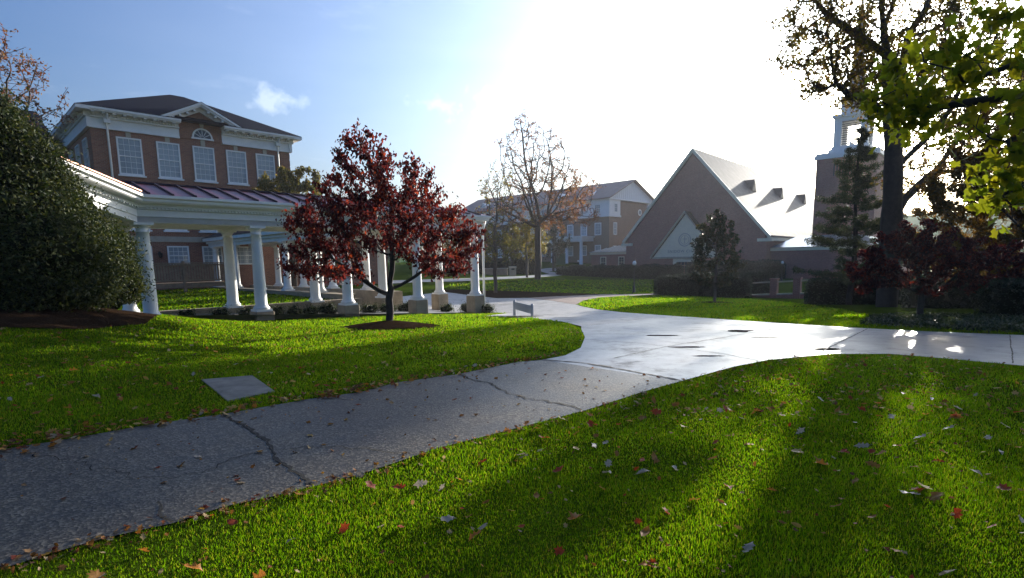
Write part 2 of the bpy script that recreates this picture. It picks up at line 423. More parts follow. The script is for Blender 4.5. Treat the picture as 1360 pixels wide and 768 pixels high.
def smooth_poly(pts, closed=True, sub=4):
    """Catmull-Rom"""
    p = np.array(pts, float); n = len(p); out = []
    rngi = range(n) if closed else range(n-1)
    for i in rngi:
        if closed: a, b, c, d = p[i-1], p[i], p[(i+1) % n], p[(i+2) % n]
        else: a, b, c, d = p[max(i-1, 0)], p[i], p[i+1], p[min(i+2, n-1)]
        for k in range(sub):
            t = k/sub; out.append(.5*((2*b)+(-a+c)*t+(2*a-5*b+4*c-d)*t*t+(-a+3*b-3*c+d)*t**3))
    if not closed: out.append(p[-1])
    return np.array(out)
def inside(poly, x, y):
    poly = np.asarray(poly); r = np.zeros(np.shape(x), bool); n = len(poly)
    for i in range(n):
        x1, y1 = poly[i]; x2, y2 = poly[(i+1) % n]
        if y1 == y2: continue
        c = ((y1 > y) != (y2 > y)) & (x < (x2-x1)*(y-y1)/(y2-y1)+x1)
        r ^= c
    return r
def drape(name, poly, mat, lift, grid, kind='structure', zf=None, parent=None):
    poly = np.array(poly, float)
    lo = poly.min(0); hi = poly.max(0)
    a, b = np.meshgrid(np.arange(lo[0]+grid/2, hi[0], grid), np.arange(lo[1]+grid/2, hi[1], grid))
    a = a.ravel(); b = b.ravel(); m = inside(poly, a, b)
    q = np.c_[a[m], b[m]]
    pts = [Vector(p) for p in poly]+[Vector(p) for p in q]
    n = len(poly)
    vs, es, fs, *_ = geometry.delaunay_2d_cdt(pts, [(i, (i+1) % n) for i in range(n)], [], 0, 1e-5)
    vs = np.array([(v.x, v.y) for v in vs]); fs = np.array([f for f in fs if len(f) == 3])
    c = vs[fs].mean(1); fs = fs[inside(poly, c[:, 0], c[:, 1])]
    z = TZ(vs[:, 0], vs[:, 1])+lift if zf is None else zf(vs[:, 0], vs[:, 1])
    e1 = vs[fs[:, 1]]-vs[fs[:, 0]]; e2 = vs[fs[:, 2]]-vs[fs[:, 0]]
    flip = (e1[:, 0]*e2[:, 1]-e1[:, 1]*e2[:, 0]) < 0
    fs[flip] = fs[flip][:, ::-1]
    o = link(name, np_mesh(name, np.c_[vs, z], fs, mat, True), parent)
    if kind: o['kind'] = kind
    return o

# walkway frame
WAZ = .7791
U = np.array([sin(WAZ), cos(WAZ)]); B = np.array([-cos(WAZ), sin(WAZ)])
W0 = np.array([-10.998, 17.0045]); WL = 3.3075; WD = 2.7
def WP(s, d): return W0+U*s+B*d
WRZ = pi/2-WAZ

# lawn and path outlines traced on the ground
low_edge = [(-260, 800), (-60, 775), (0, 759), (68, 737), (143, 716), (230, 697), (297, 675), (364, 661), (412, 649), (479, 632), (581, 597), (687, 570), (779, 546), (856, 521), (920, 503), (975, 488), (1021, 479), (1106, 471), (1183, 471), (1254, 477), (1360, 487), (1480, 499)]
up_edge = [(-260, 645), (0, 599), (96, 584), (201, 565), (287, 553), (407, 532), (479, 522), (528, 509), (609, 498), (687, 482), (751, 473)]
tip = [(771, 463), (777, 449), (772, 438), (752, 429), (712, 423.5), (660, 421), (640, 420.5)]
lowE = Gl(low_edge); upE = Gl(up_edge); tipE = Gl(tip)
jn_a = G(720, 479)[:2]; jn_b = G(905, 507)[:2]
agg_poly = np.array(lowE[:15]+[tuple(jn_b)]+[tuple(jn_a)]+upE[:-1][::-1])
# island lawn (right)
isl_near = Gl([(763, 404.6), (775, 408), (793, 411.5), (828, 415.5), (863, 418), (920, 421.8), (986, 426.5), (1127, 435.5), (1233, 441), (1360, 446), (1480, 452)])
def _ext(L_, d): a, b = np.array(L_[-2]), np.array(L_[-1]); L_.append(tuple(b+(b-a)/np.linalg.norm(b-a)*d))
_ext(lowE, 7); _ext(isl_near, 7)
isl_far = Gl([(775, 399.5), (795, 396), (818, 394), (850, 392.8), (872, 392.2)])
# wet plaza from the joint to the far right
tz = Gl([(930, 421.8)])
plaza_poly = np.array([tuple(jn_a), upE[-1]]+tipE[:3]+[tuple(G(772, 434)[:2]), tuple(G(905, 421)[:2])]+isl_near[5:]+lowE[15:][::-1]+[tuple(jn_b)])
# dry concrete walk that goes on between the lawn tip and the brick pavers, then behind the walkway
mul_low = Gl([(800, 391.5), (740, 394), (700, 396), (660, 396.5), (620, 392), (590, 388)])
wk = [tuple(WP(14.2, -1.5)), tuple(WP(14.0, -.3)), tuple(WP(-1.4, -.45)), tuple(WP(-1.4, 2.35)), tuple(WP(9.2, 2.35)), tuple(WP(9.6, 3.4)), tuple(WP(9.4, 9)), tuple(WP(9.3, 20)), tuple(WP(12.1, 20)), tuple(WP(12.4, 9.5))]
dry_poly = np.array([tuple(G(772, 434)[:2])]+tipE[3:]+wk+mul_low[::-1][0:4]+[tuple(G(735, 400)[:2]), tuple(G(765, 405)[:2])]+isl_near[1:5]+[tuple(G(905, 421)[:2])])
pav_poly = np.array([tuple(G(765, 405.3)[:2]), tuple(G(735, 400.3)[:2]), mul_low[2], mul_low[1], mul_low[0]]+Gl([(845, 391.0), (880, 390.4), (905, 389.5)])+[tuple(G(905, 391.6)[:2])]+isl_far[::-1])
path_a = drape('path', agg_poly, MAT['aggregate'], .012, .3)
plaza = drape('pavement', plaza_poly, MAT['wet_concrete'], .012, .4)
drape('walk', dry_poly, MAT['dry_concrete'], .014, .5)
drape('brick_paving', pav_poly, MAT['paver'], .02, .7)
# far path behind the middle lawn and to the far building
fp = Gl([(520, 377), (560, 375), (600, 374.5), (640, 372.5), (700, 369.5), (737, 367), (757, 364.5), (745, 362.5), (722, 365), (690, 367.3), (640, 369.3), (590, 371), (520, 373)])
drape('far_path', fp, MAT['dry_concrete'], .03, 1.)
fp2 = Gl([(716, 358.2), (735, 356.3), (760, 357.5), (748, 359.6), (728, 361), (745, 362.6), (757, 364.4), (742, 366), (723, 362.5)])
drape('far_path', smooth_poly(fp2, True, 2), MAT['dry_concrete'], .04, 1.)

# cracks and joints of the walks: narrow filled grooves
def ribbon(name, px, w, mat, parent, jit=.02, lift=.018, sub=10):
    p = np.array(Gl(px)); d = np.r_[0, np.cumsum(np.hypot(*(p[1:]-p[:-1]).T))]
    t = np.linspace(0, d[-1], max(4, int(d[-1]/.06)))
    q = np.c_[np.interp(t, d, p[:, 0]), np.interp(t, d, p[:, 1])]
    tg = np.gradient(q, axis=0); tg /= np.linalg.norm(tg, axis=1)[:, None]; nn = np.c_[-tg[:, 1], tg[:, 0]]
    off = np.cumsum(rng.normal(0, jit*.5, len(t))); off -= np.linspace(0, off[-1], len(t)); off += rng.normal(0, jit*.45, len(t))
    q = q+nn*off[:, None]
    ww = w*(.45+rng.random(len(t))*.9)
    a = q+nn*ww[:, None]/2; b = q-nn*ww[:, None]/2
    V = np.r_[np.c_[a, TZ(a[:, 0], a[:, 1])+lift], np.c_[b, TZ(b[:, 0], b[:, 1])+lift]]
    n = len(t); i = np.arange(n-1)
    return link(name, np_mesh(name, V, np.c_[i, n+i, n+i+1, i+1], mat), parent)
ribbon('crack', [(296, 553), (322, 572), (345, 592), (365, 605), (390, 624), (416, 646)], .036, MAT['crack'], path_a, .035)
ribbon('crack', [(609, 499), (645, 509), (680, 521), (725, 534), (772, 546)], .026, MAT['crack'], path_a, .035)
ribbon('crack', [(22, 604), (70, 620), (110, 631), (160, 637), (215, 639), (250, 637), (290, 622), (345, 602)], .010, MAT['crack'], path_a, .05)
ribbon('crack', [(372, 602), (410, 598), (450, 597), (510, 600), (556, 604)], .010, MAT['crack'], path_a, .045)
ribbon('crack', [(212, 668), (222, 685), (224, 697)], .02, MAT['crack'], path_a, .03)
ribbon('joint', [(720, 479), (770, 483), (820, 491), (905, 507)], .05, MAT['joint'], plaza, .012)
ribbon('joint', [(776, 452), (850, 457), (960, 471), (1010, 481)], .02, MAT['joint'], plaza, .004)
ribbon('joint', [(815, 477), (880, 462), (960, 449), (1010, 441), (1060, 431)], .02, MAT['joint'], plaza, .004)
ribbon('joint', [(1085, 471), (1110, 459), (1152, 437.5)], .025, MAT['joint'], plaza, .004)
ribbon('joint', [(1345, 484), (1342, 465), (1341, 446)], .02, MAT['joint'], plaza, .004)
ribbon('joint', [(770, 437), (850, 437), (960, 440), (1050, 446), (1130, 455)], .015, MAT['joint'], plaza, .004)
# shallow puddles
def blobpoly(px, py, rx, ry, n=26, seed=0):
    r = np.random.default_rng(seed); k = 1+.0*r.random(n)
    k = np.convolve(np.r_[r.random(n), r.random(2)], np.ones(3)/3, 'valid')[:n]*.9+.55
    return [tuple(G(px+rx*k[i]*cos(2*pi*i/n), py+ry*k[i]*sin(2*pi*i/n))[:2]) for i in range(n)]
for i, (a, b, c, d) in enumerate([(984, 440.5, 15, 1.6), (1100, 465, 17, 1.6), (912, 462, 24, .8), (940, 474, 20, .8), (880, 446.5, 22, .7), (1015, 449, 18, .7)]):
    p = np.array(blobpoly(a, b, c, d, seed=i+2))
    drape('puddle', p, MAT['puddle'], .0165, .3)

# mulch
mound = smooth_poly(Gl([(-200, 430), (-60, 437), (0, 436), (60, 437), (115, 438), (165, 433), (200, 426.5)])+[(-10.6, 16.9), (-11.6, 15.4), (-14, 13), (-16, 10.5)], True, 4)
drape('mulch_bed', mound, MAT['mulch'], .02, .3)
mul_top = Gl([(640, 386.5), (680, 387), (720, 388.5), (760, 390), (800, 391.2)])
bed2 = np.array(mul_low[:]+Gl([(572, 386), (585, 385.3), (610, 385.2)])+mul_top)
drape('mulch_bed', bed2, MAT['mulch'], .03, .6)
tb = P(517, 434, 15.0)
TREE0 = G(517, 434)
ring = [tuple(TREE0[:2]+np.array([.05, 0])+np.array([1.30*cos(2*pi*i/40), 1.1*sin(2*pi*i/40)])*(1+.08*sin(i*1.9)+.05*sin(i*.7))) for i in range(40)]
def ringz(x, y):
    d = np.hypot(x-TREE0[0], y-TREE0[1]); return TZ(x, y)+.015+.17*np.clip(1-d/1.25, 0, 1)**.8
drape('mulch_ring', ring, MAT['mulch'], 0, .08, zf=ringz)
s0 = G(695, 421)
ring2 = [tuple(s0[:2]+np.array([.75*cos(2*pi*i/26), .35*sin(2*pi*i/26)])*(1+.1*sin(i*2.1))) for i in range(26)]
drape('mulch_ring', ring2, MAT['mulch'], 0, .1, zf=lambda x, y: TZ(x, y)+.03)
yt0 = G(949, 402)
ring3 = [tuple(yt0[:2]+np.array([1.0*cos(2*pi*i/26), .9*sin(2*pi*i/26)])*(1+.1*sin(i*2.1))) for i in range(26)]
drape('mulch_ring', ring3, MAT['mulch'], .03, .25)

# courtyard lawn behind the walkway
CT = [tuple(WP(-6, WD+.15)), tuple(WP(8.3, WD+.15)), tuple(WP(8.45, 9)), tuple(WP(8.6, 21.6)), tuple(WP(-6, 21.6))]
def ctz(x, y):
    d = (x-W0[0])*B[0]+(y-W0[1])*B[1]; return .02+.0095*(d-2.7)
drape('courtyard_lawn', CT, MAT['lawn'], 0, .6, zf=ctz)

# distant hill and its field
def hill():
    a = np.linspace(radians(-65), radians(75), 90); r = np.array([150, 180, 215, 250, 290, 330, 370, 410])
    A, R = np.meshgrid(a, r)
    prof = np.clip((A-radians(20))/radians(12), 0, 1)*np.clip((radians(74)-A)/.3, 0, 1)
    h = (8+15*prof+1.2*np.sin(A*17)+.8*np.sin(A*41+R*.02))*np.clip((R-150)/190, 0, 1)**1.1-.5
    V = np.stack([R*np.sin(A), R*np.cos(A), h], -1).reshape(-1, 3)
    i = np.arange(A.size).reshape(A.shape)
    f = np.stack([i[:-1, :-1], i[:-1, 1:], i[1:, 1:], i[1:, :-1]], -1).reshape(-1, 4)
    tag(link('hill', np_mesh('hill', V, f, simple('hill_pasture', (.045, .12, .035), .95, .3, .03, bumps=0, spec=0), True)), kind='structure')
hill()
# ------------------------------------------------------------------ buildings
def sash_window(parent, s, d, z0, w, h, nx=4, ny=6, glass='blind', out=-1, frame='white', keystone=False, axis='s', sill=True, fw_=.09, kmat='stone'):
    """window on a wall plane; out=-1 faces -d. axis 's' wall runs along x, 'd' wall runs along y"""
    def bx(mb, a0, a1, p0, p1, zz0, zz1):
        q0, q1 = sorted((p0, p1))
        if axis == 's': mb.box(s+a0, s+a1, d+q0, d+q1, zz0, zz1)
        else: mb.box(d+q0, d+q1, s+a0, s+a1, zz0, zz1)
    o = out
    fm = MB()
    hw = w/2
    bx(fm, -hw, -hw+fw_, o*.0-o*.02, o*.07, z0, z0+h); bx(fm, hw-fw_, hw, -o*.02, o*.07, z0, z0+h)
    bx(fm, -hw+fw_, hw-fw_, -o*.02, o*.07, z0+h-fw_, z0+h); bx(fm, -hw+fw_, hw-fw_, -o*.02, o*.07, z0, z0+fw_)
    mid = z0+h*.5
    bx(fm, -hw+fw_, hw-fw_, -o*.01, o*.055, mid-.03, mid+.03)
    t = .022
    iw = w-2*fw_; ih = h-2*fw_
    for i in range(1, nx):
        x = -hw+fw_+iw*i/nx
        bx(fm, x-t/2, x+t/2, -o*.01, o*.03, z0+fw_, z0+h-fw_)
    for k in range(1, ny):
        z = z0+fw_+ih*k/ny
        if abs(z-mid) < .05: continue
        bx(fm, -hw+fw_, hw-fw_, -o*.01, o*.026, z-t/2, z+t/2)
    f = fm.build('window', MAT[frame], parent)
    g = MB(); bx(g, -hw+.04, hw-.04, -o*.05, o*.012, z0+.04, z0+h-.04); g.build('pane', MAT[glass], f)
    if sill:
        sm = MB(); bx(sm, -hw-.08, hw+.08, -o*.02, o*.14, z0-.1, z0-.005); sm.build('sill', MAT[frame], f)
    if keystone:
        k = MB(); bx(k, -.13, .13, -o*.02, o*.06, z0+h+.01, z0+h+.42); k.build('keystone', MAT[kmat], f)
    return f

# ---- the brick hall on the left
HAZ = .7791
HX, HY, HL, HD = -24.37, 34.0, 11.75, 12.0
hall = thing('brick_hall', 'red brick hall with white dentil cornice, pediment and dark slate hip roof', 'building', (HX, HY, 0), pi/2-HAZ)
fz = 9.84
wall = MB(); wall.box(0, HL, 0, HD, -1, fz+.8)
# brick gable behind the pediment
wall.prism([(3.75, fz), (8.05, fz), (8.05, 10.62), (5.9, 11.66), (3.75, 10.62)], -.05, .3, 'y')
wall.build('wall', MAT['brick_hall'], hall)
q = MB(); q2 = MB()
for i in range(20):
    z = .2+i*.48
    q.box(-.04, .62, -.045, .75, z, z+.4); q2.box(HL-.62, HL+.04, -.045, .75, z, z+.4)
q.box(-.02, .6, -.02, .73, -.5, 9.8); q2.box(HL-.6, HL+.02, -.02, .73, -.5, 9.8)
q.build('quoin', MAT['brick_hall'], hall); q2.build('quoin', MAT['brick_hall'], hall)
bc = MB(); bc.box(-.06, HL+.06, -.07, .2, 3.25, 3.6); bc.build('stone_band', MAT['stone'], hall)
# frieze and cornice, broken in the middle for the pediment
def entab(mb, s0, s1, d0=-.1):
    mb.box(s0, s1, d0, .2, fz, fz+.55)
    mb.box(s0, s1, d0-.06, .2, fz+.0-.05, fz+.06)
    mb.box(s0, s1, d0-.14, .2, fz+.55, fz+.65)
    mb.box(s0, s1, d0-.60, .2, fz+.82, fz+.90)
    mb.box(s0, s1, d0-.68, .2, fz+.90, fz+1.02)
def dent(mb, s0, s1, d0=-.1):
    x = s0+.03
    while x < s1-.1: mb.box(x, x+.09, d0-.21, d0-.1, fz+.655, fz+.74); x += .17
    mb.box(s0, s1, d0-.1, .1, fz+.65, fz+.82)
    x = s0+.1
    while x < s1-.15: mb.box(x, x+.16, d0-.54, d0-.1, fz+.745, fz+.818); x += .52
c = MB(); entab(c, -.1, 4.62); entab(c, 7.18, HL+.1)
c.box(-.72, -.1, -.78, HD+.6, fz+.82, fz+1.02); c.box(-.2, -.0, -.2, HD+.2, fz-.03, fz+.56); c.box(-.3, 0, -.24, HD+.2, fz+.561, fz+.81)
c.box(HL+.1, HL+.72, -.78, HD+.6, fz+.82, fz+1.02); c.box(HL, HL+.2, -.2, HD+.2, fz-.03, fz+.56); c.box(HL, HL+.3, -.24, HD+.2, fz+.561, fz+.81)
c.build('cornice', MAT['white'], hall)
dm = MB(); dent(dm, -.1, 4.6); dm2 = MB(); dent(dm2, 7.2, HL+.1); dm2.build('dentil_moulding', MAT['white'], hall)
dm.build('dentil_moulding', MAT['white'], hall); dm = MB(); dm.box(-.3, -.26, 0, HD, fz+.65, fz+.82)
x = 0.2
while x < HD: dm.box(-.42, -.28, x, x+.1, fz+.655, fz+.74); dm.box(-.64, -.28, x*1.0, x+.16, fz+.745, fz+.818) if int(x*10) % 5 == 0 else None; x += .17
dm.build('dentil_moulding', MAT['white'], hall)
# raking pediment
pm = MB()
ax, az_, bz = 5.9, 12.12, 10.72
for sgn in (-1, 1):
    e = ax+sgn*2.55
    for (t0, t1, dd) in ((0, .14, -.72), (.14, .26, -.62), (.26, .5, -.22)):
        pm.prism([(ax, az_-t0), (e, bz+.12-t0), (e, bz+.12-t1), (ax, az_-t1)][::sgn], dd, .1, 'y')
    for i in range(1, 6):
        u = i/6; xx = ax+sgn*2.5*u; zz = az_-.26-(az_-bz-.12)*u
        pm.box(xx-.07, xx+.07, -.6, -.22, zz-.13, zz-.01)
pm.build('pediment', MAT['white'], hall)
# small gable roof behind the pediment and the hip roof
rz0 = fz+1.03; ap = 14.0
rf = MB()
o_ = .75
e = [(-o_, -o_-.05, rz0), (HL+o_, -o_-.05, rz0), (HL+o_, HD+o_, rz0), (-o_, HD+o_, rz0)]
a1 = (HL/2+.1, HD/2, ap); a2 = (HL/2+1., HD/2, ap)
rf.add(e+[a1, a2], [(0, 1, 5, 4), (1, 2, 5), (2, 3, 4, 5), (3, 0, 4), (3, 2, 1, 0)])
rf.add([(ax-2.62, -.74, bz+.13), (ax, -.74, az_+.02), (ax+2.62, -.74, bz+.13), (ax-2.62, 1.5, bz+.13), (ax, 4.0, az_+.02), (ax+2.62, 1.5, bz+.13)], [(0, 1, 4, 3), (1, 2, 5, 4)])
roof = rf.build('roof', MAT['slate'], hall)
for sx in (1.83, 3.92, 5.98, 8.03, 10.0):
    sash_window(hall, sx, 0, 7.26, 1.3, 2.2, 4, 6, 'blind', keystone=True)
    sash_window(hall, sx, 0, 3.98, 1.3, 2.3, 4, 6, 'blind')
for sx in (1.83, 3.92, 5.98, 8.03):
    sash_window(hall, sx, 0, 1.75, 1.25, 1.25, 4, 4, 'blind', sill=False)
for dy in (2., 4.6, 7.2, 9.8):
    sash_window(hall, dy, 0, 7.26, 1.3, 2.2, 4, 6, 'blind', axis='d')
# fanlight
fl = MB(); n = 14
pts = [(5.98+.62*cos(pi*i/n), 10.0+.62*sin(pi*i/n)) for i in range(n+1)]
pin = [(5.98+.52*cos(pi*i/n), 10.0+.52*sin(pi*i/n)) for i in range(n+1)]
for i in range(n): fl.prism([pts[i], pts[i+1], pin[i+1], pin[i]], -.13, 0, 'y')
fl.box(5.3, 6.66, -.14, 0, 9.9, 9.995)
for i in range(1, 6):
    t = pi*i/6; fl.prism([(5.98+.1*cos(t)-.012*sin(t), 10.0+.1*sin(t)+.012*cos(t)), (5.98+.1*cos(t)+.012*sin(t), 10.0+.1*sin(t)-.012*cos(t)), (5.98+.53*cos(t)+.012*sin(t), 10+.53*sin(t)-.012*cos(t)), (5.98+.53*cos(t)-.012*sin(t), 10+.53*sin(t)+.012*cos(t))], -.1, -.06, 'y')
fo = fl.build('fan_window', MAT['white'], hall)
g = MB(); g.prism([(5.98+.54*cos(pi*i/n), 9.99+.54*sin(pi*i/n)) for i in range(n+1)], -.075, 0, 'y'); g.build('pane', MAT['dark_glass'], fo)
k = MB(); k.prism([(5.88, 10.66), (6.08, 10.66), (6.13, 11.05), (5.83, 11.05)], -.12, 0, 'y'); k.build('keystone', MAT['stone'], fo)
for sx in (.78, HL-.85):
    d_ = MB(); d_.tube([(sx, -.5, fz+.8), (sx, -.3, fz+.5), (sx, -.16, fz+.3), (sx, -.13, .3)], .06, 8); d_.box(sx-.16, sx+.16, -.34, -.1, fz+.28, fz+.52)
    d_.build('downpipe', MAT['white'], hall)
# low rear wing and side annex
an = MB(); an.box(HL+.01, HL+9, 1.5, 9, -1.5, 3.4); an.build('annex', MAT['brick_hall'], hall)
ar = MB(); ar.prism([(1.1, 3.4), (9.4, 3.4), (9.4, 3.55), (5.2, 5.2), (1.1, 3.55)], HL+.02, HL+9.3, 'x'); ar.build('annex_roof', MAT['slate'], hall)
for sx in (HL+2.2, HL+4.4, HL+6.6): sash_window(hall, sx, 1.5, 1.2, 1.1, 1.5, 3, 4, 'blind')
bw = MB(); bw.box(-9, -.01, 8.2, HD+8, -1, 9.6); bw.build('rear_wing', MAT['brick_hall'], hall)
br = MB(); br.prism([(7.5, 9.9), (20.7, 9.9), (20.7, 10.0), (14, 13.2), (7.5, 10.0)], -9.5, -.76, 'x'); br.build('rear_roof', MAT['slate'], hall)
bc2 = MB(); bc2.box(-9.6, -.74, 7.4, 8.2, 9.3, 9.9); bc2.build('rear_cornice', MAT['white'], hall)

# ---- covered walkways
def column(parent, s, d, zb, zt, r=.2, plinth=None, pz=0, pw=.31):
    m = MB(); h = zt-zb
    m.box(s-.27, s+.27, d-.27, d+.27, zb, zb+.07)
    prof = [(.255, .07), (.275, .10), (.275, .13), (.25, .16), (.225, .175), (.225, .20), (r, .235)]
    for i in range(1, 9):
        t = i/8; prof.append((r*(1-.17*t**1.6), .235+(h-.235-.30)*t))
    rt = r*.83
    prof += [(rt+.02, h-.29), (rt+.02, h-.265), (rt, h-.25), (rt, h-.17), (rt+.05, h-.11), (rt+.075, h-.08)]
    m.lathe(prof, s, d, zb, 24)
    m.box(s-.255, s+.255, d-.255, d+.255, zt-.08, zt)
    c = m.build('column', MAT['white'], parent)
    if plinth:
        p = MB(); p.cbox(s-pw, s+pw, d-pw, d+pw, pz, zb-.002, .02); p.build('plinth', MAT['conc'], c)
    return c

walk = thing('covered_walkway', 'white columned covered walkway with ribbed maroon metal roof, crossing before the brick hall', 'walkway', (W0[0], W0[1], 0), WRZ)
ZB, ZT = .084, 2.98
def wz(s, d): p = WP(s, d); return TZ(p[0], p[1])
S1 = 4*WL
for k in range(5):
    column(walk, k*WL, 0, ZB, ZT, plinth=k > 0, pz=wz(k*WL, 0)-.2)
    column(walk, k*WL, WD, ZB, ZT, plinth=True, pz=wz(k*WL, WD)-.2)
# second arm turning towards the camera at the left end
TH = radians(185); RISE = .19
ad = np.array([sin(TH), cos(TH)])
adl = np.array([ad@U, ad@B])            # in local axes
anl = np.array([adl[1], -adl[0]])       # normal pointing away from the lawn side
if anl[0] > 0: anl = -anl
cor = np.array([-.2, 0.])
def beam_profile(off):
    # (distance outwards from the beam axis, z): outer face of the entablature
    return [(off+.17, ZT), (off+.17, ZT+.17), (off+.20, ZT+.17), (off+.20, ZT+.36), (off+.23, ZT+.38), (off+.23, ZT+.42), (off+.28, ZT+.44), (off+.28, ZT+.52), (off+.47, ZT+.56), (off+.50, ZT+.60), (off+.50, ZT+.66), (off+.57, ZT+.70), (off+.57, ZT+.78)]
# unit directions of the two arms seen from the corner; lawn side offsets meet on the bisector
d1 = np.array([1., 0]); n1 = np.array([0, -1.])          # main arm: outwards = -d
d2 = adl; n2 = -anl                                     # second arm: outwards = towards the lawn
bis = (n1+n2)/(1+n1@n2)
AL = 3.7
em = MB()
pr = beam_profile(0)
rings = []
E2 = cor+d2*AL; E1 = cor+d1*(S1+.25)
for (o, z) in pr:
    rings.append([(*(E2+n2*o), z+RISE*AL), (*(cor+bis*o), z), (*(E1+n1*o), z), (*(E1+np.array([o, -o])), z), (*(E1+np.array([o, WD+o])), z), (*(np.array([-2.6, WD])+np.array([0, o])), z)])
for a, b in zip(rings[:-1], rings[1:]):
    # end overhang is drawn in only for the cornice
    for i in range(5):
        if i in (2,): continue
        em.quad(a[i], a[i+1], b[i+1], b[i])
    em.quad(a[2], a[3], b[3], b[2])
# inner faces of the beams and their undersides
iz = ZT+.02
em.box(-.15, S1+.42, -.17, .17, ZT, ZT+.30); em.box(-2.6, S1+.42, WD-.17, WD+.17, ZT, ZT+.30)
em.box(S1-.17, S1+.42, .171, WD-.171, ZT, ZT+.30)
def obox(mb, p, dvec, nvec, L0, L1, w0, w1, z0, z1):
    c = [p+dvec*L0+nvec*w0, p+dvec*L1+nvec*w0, p+dvec*L1+nvec*w1, p+dvec*L0+nvec*w1]
    v = [(*q, z+RISE*l_) for z in (z0, z1) for q, l_ in zip(c, (L0, L1, L1, L0))]
    mb.add(v, [(3, 2, 1, 0), (4, 5, 6, 7), (0, 1, 5, 4), (1, 2, 6, 5), (2, 3, 7, 6), (3, 0, 4, 7)])
obox(em, cor, d2, n2, .12, AL, -.17, .168, ZT+.001, ZT+.30); obox(em, cor, d2, n2, -1.5, AL, -WD-.17, -WD+.17, ZT+.001, ZT+.30)
em.build('entablature', MAT['white'], walk)
dn = MB()
x = .1
dn.box(.05, S1+.4, -.235, -.2, ZT+.383, ZT+.437)
while x < S1+.4: dn.box(x, x+.05, -.285, -.21, ZT+.385, ZT+.435); x += .1
dn.build('dentil_moulding', MAT['white'], walk)
dn = MB(); obox(dn, cor, d2, n2, .05, AL, .2, .235, ZT+.383, ZT+.437)
L = .1
while L < AL: obox(dn, cor, d2, n2, L, L+.05, .21, .285, ZT+.385, ZT+.435); L += .1
dn.build('dentil_moulding', MAT['white'], walk)
cl_ = MB(); cl_.box(-2.4, S1+.4, .0, WD, ZT+.30, ZT+.34)
obox(cl_, cor, d2, n2, -.5, AL, -WD, 0, ZT+.302, ZT+.338)
cl_.build('ceiling', MAT['cream'], walk)
RZ0, RZ1 = ZT+.775, ZT+1.30
rm = MB(); ov = .57; mid = WD/2
e1a = cor+bis*ov; e1b = np.array([S1+.25+ov, -ov]); e1c = np.array([S1+.25+ov, WD+ov]); rdg1 = np.array([S1+.25+ov-mid-ov, mid])
rc = cor-bis*mid
rm.add([(*e1a, RZ0), (*e1b, RZ0), (*rdg1, RZ1), (*rc, RZ1)], [(0, 1, 2, 3)])
rm.add([(*e1b, RZ0), (*e1c, RZ0), (*rdg1, RZ1)], [(0, 1, 2)])
bl = cor-bis*(WD+ov)
rm.add([(*e1c, RZ0), (*bl, RZ0), (*rc, RZ1), (*rdg1, RZ1)], [(0, 1, 2, 3)])
e2a = E2+n2*ov; e2b = E2-n2*(WD+ov); r2 = E2-n2*mid
ra_ = RISE*AL
rm.add([(*e1a, RZ0), (*rc, RZ1), (*r2, RZ1+ra_), (*e2a, RZ0+ra_)], [(0, 1, 2, 3)])
rm.add([(*bl, RZ0), (*e2b, RZ0+ra_), (*r2, RZ1+ra_), (*rc, RZ1)], [(0, 1, 2, 3)])
rm.add([(*e2a, RZ0+ra_), (*r2, RZ1+ra_), (*e2b, RZ0+ra_)], [(0, 1, 2)])
rr = rm.build('roof', MAT['maroon'], walk)
sm_ = MB()
x = .15
while x < S1+.7:
    top = min(1., (S1+.25+ov-x)/(mid+ov))
    a = np.array([x, -ov, RZ0+.005]); b = np.array([x, -ov+(mid+ov)*top, RZ0+.005+(RZ1-RZ0)*top])
    sm_.add([a+(-.022, 0, 0), a+(.022, 0, 0), b+(.022, 0, 0), b+(-.022, 0, 0), a+(-.022, 0, .055), a+(.022, 0, .055), b+(.022, 0, .055), b+(-.022, 0, .055)], [(0, 3, 2, 1), (4, 5, 6, 7), (0, 1, 5, 4), (1, 2, 6, 5), (2, 3, 7, 6), (3, 0, 4, 7)])
    x += .62
sm_.tube([(*rc, RZ1+.02), (*rdg1, RZ1+.02)], .05, 6)
sm_.tube([(*rc, RZ1+.02), (*r2, RZ1+.02+ra_)], .05, 6)
sm_.build('seams', MAT['maroon_dark'], rr)
ct_ = MB(); obox(ct_, cor, d2, n2, .3, AL, ov-.1, ov+.03, RZ0+.004, RZ0+.035); ct_.build('copper_edge', simple('copper_edge', (.42, .2, .13), .45, .15, 3., metal=.5), rr)
dpp = MB(); s5 = S1+.02; dpp.tube([(s5+.45, -.3, ZT+.6), (s5+.36, -.28, ZT+.3), (s5+.30, -.27, ZT-.1), (s5+.30, -.27, wz(S1, 0)+.0)], .05, 8)
dpp.build('downpipe', MAT['white'], walk)
# low retaining wall under the back row
lw = thing('retaining_wall', 'low grey concrete wall between the rear columns, holding up the courtyard lawn', 'wall', (W0[0], W0[1], 0), WRZ)
b = MB()
for k in range(-1, 3):
    s_a, s_b = k*WL+.32, (k+1)*WL-.32
    if k == 2: s_b = 2*WL+2.1
    b.box(s_a, s_b, WD-.16, WD+.16, -1.2, ZB-.02); b.box(s_a, s_b, WD-.19, WD+.19, ZB-.019, ZB+.05)
b.build('wall_body', MAT['conc'], lw)

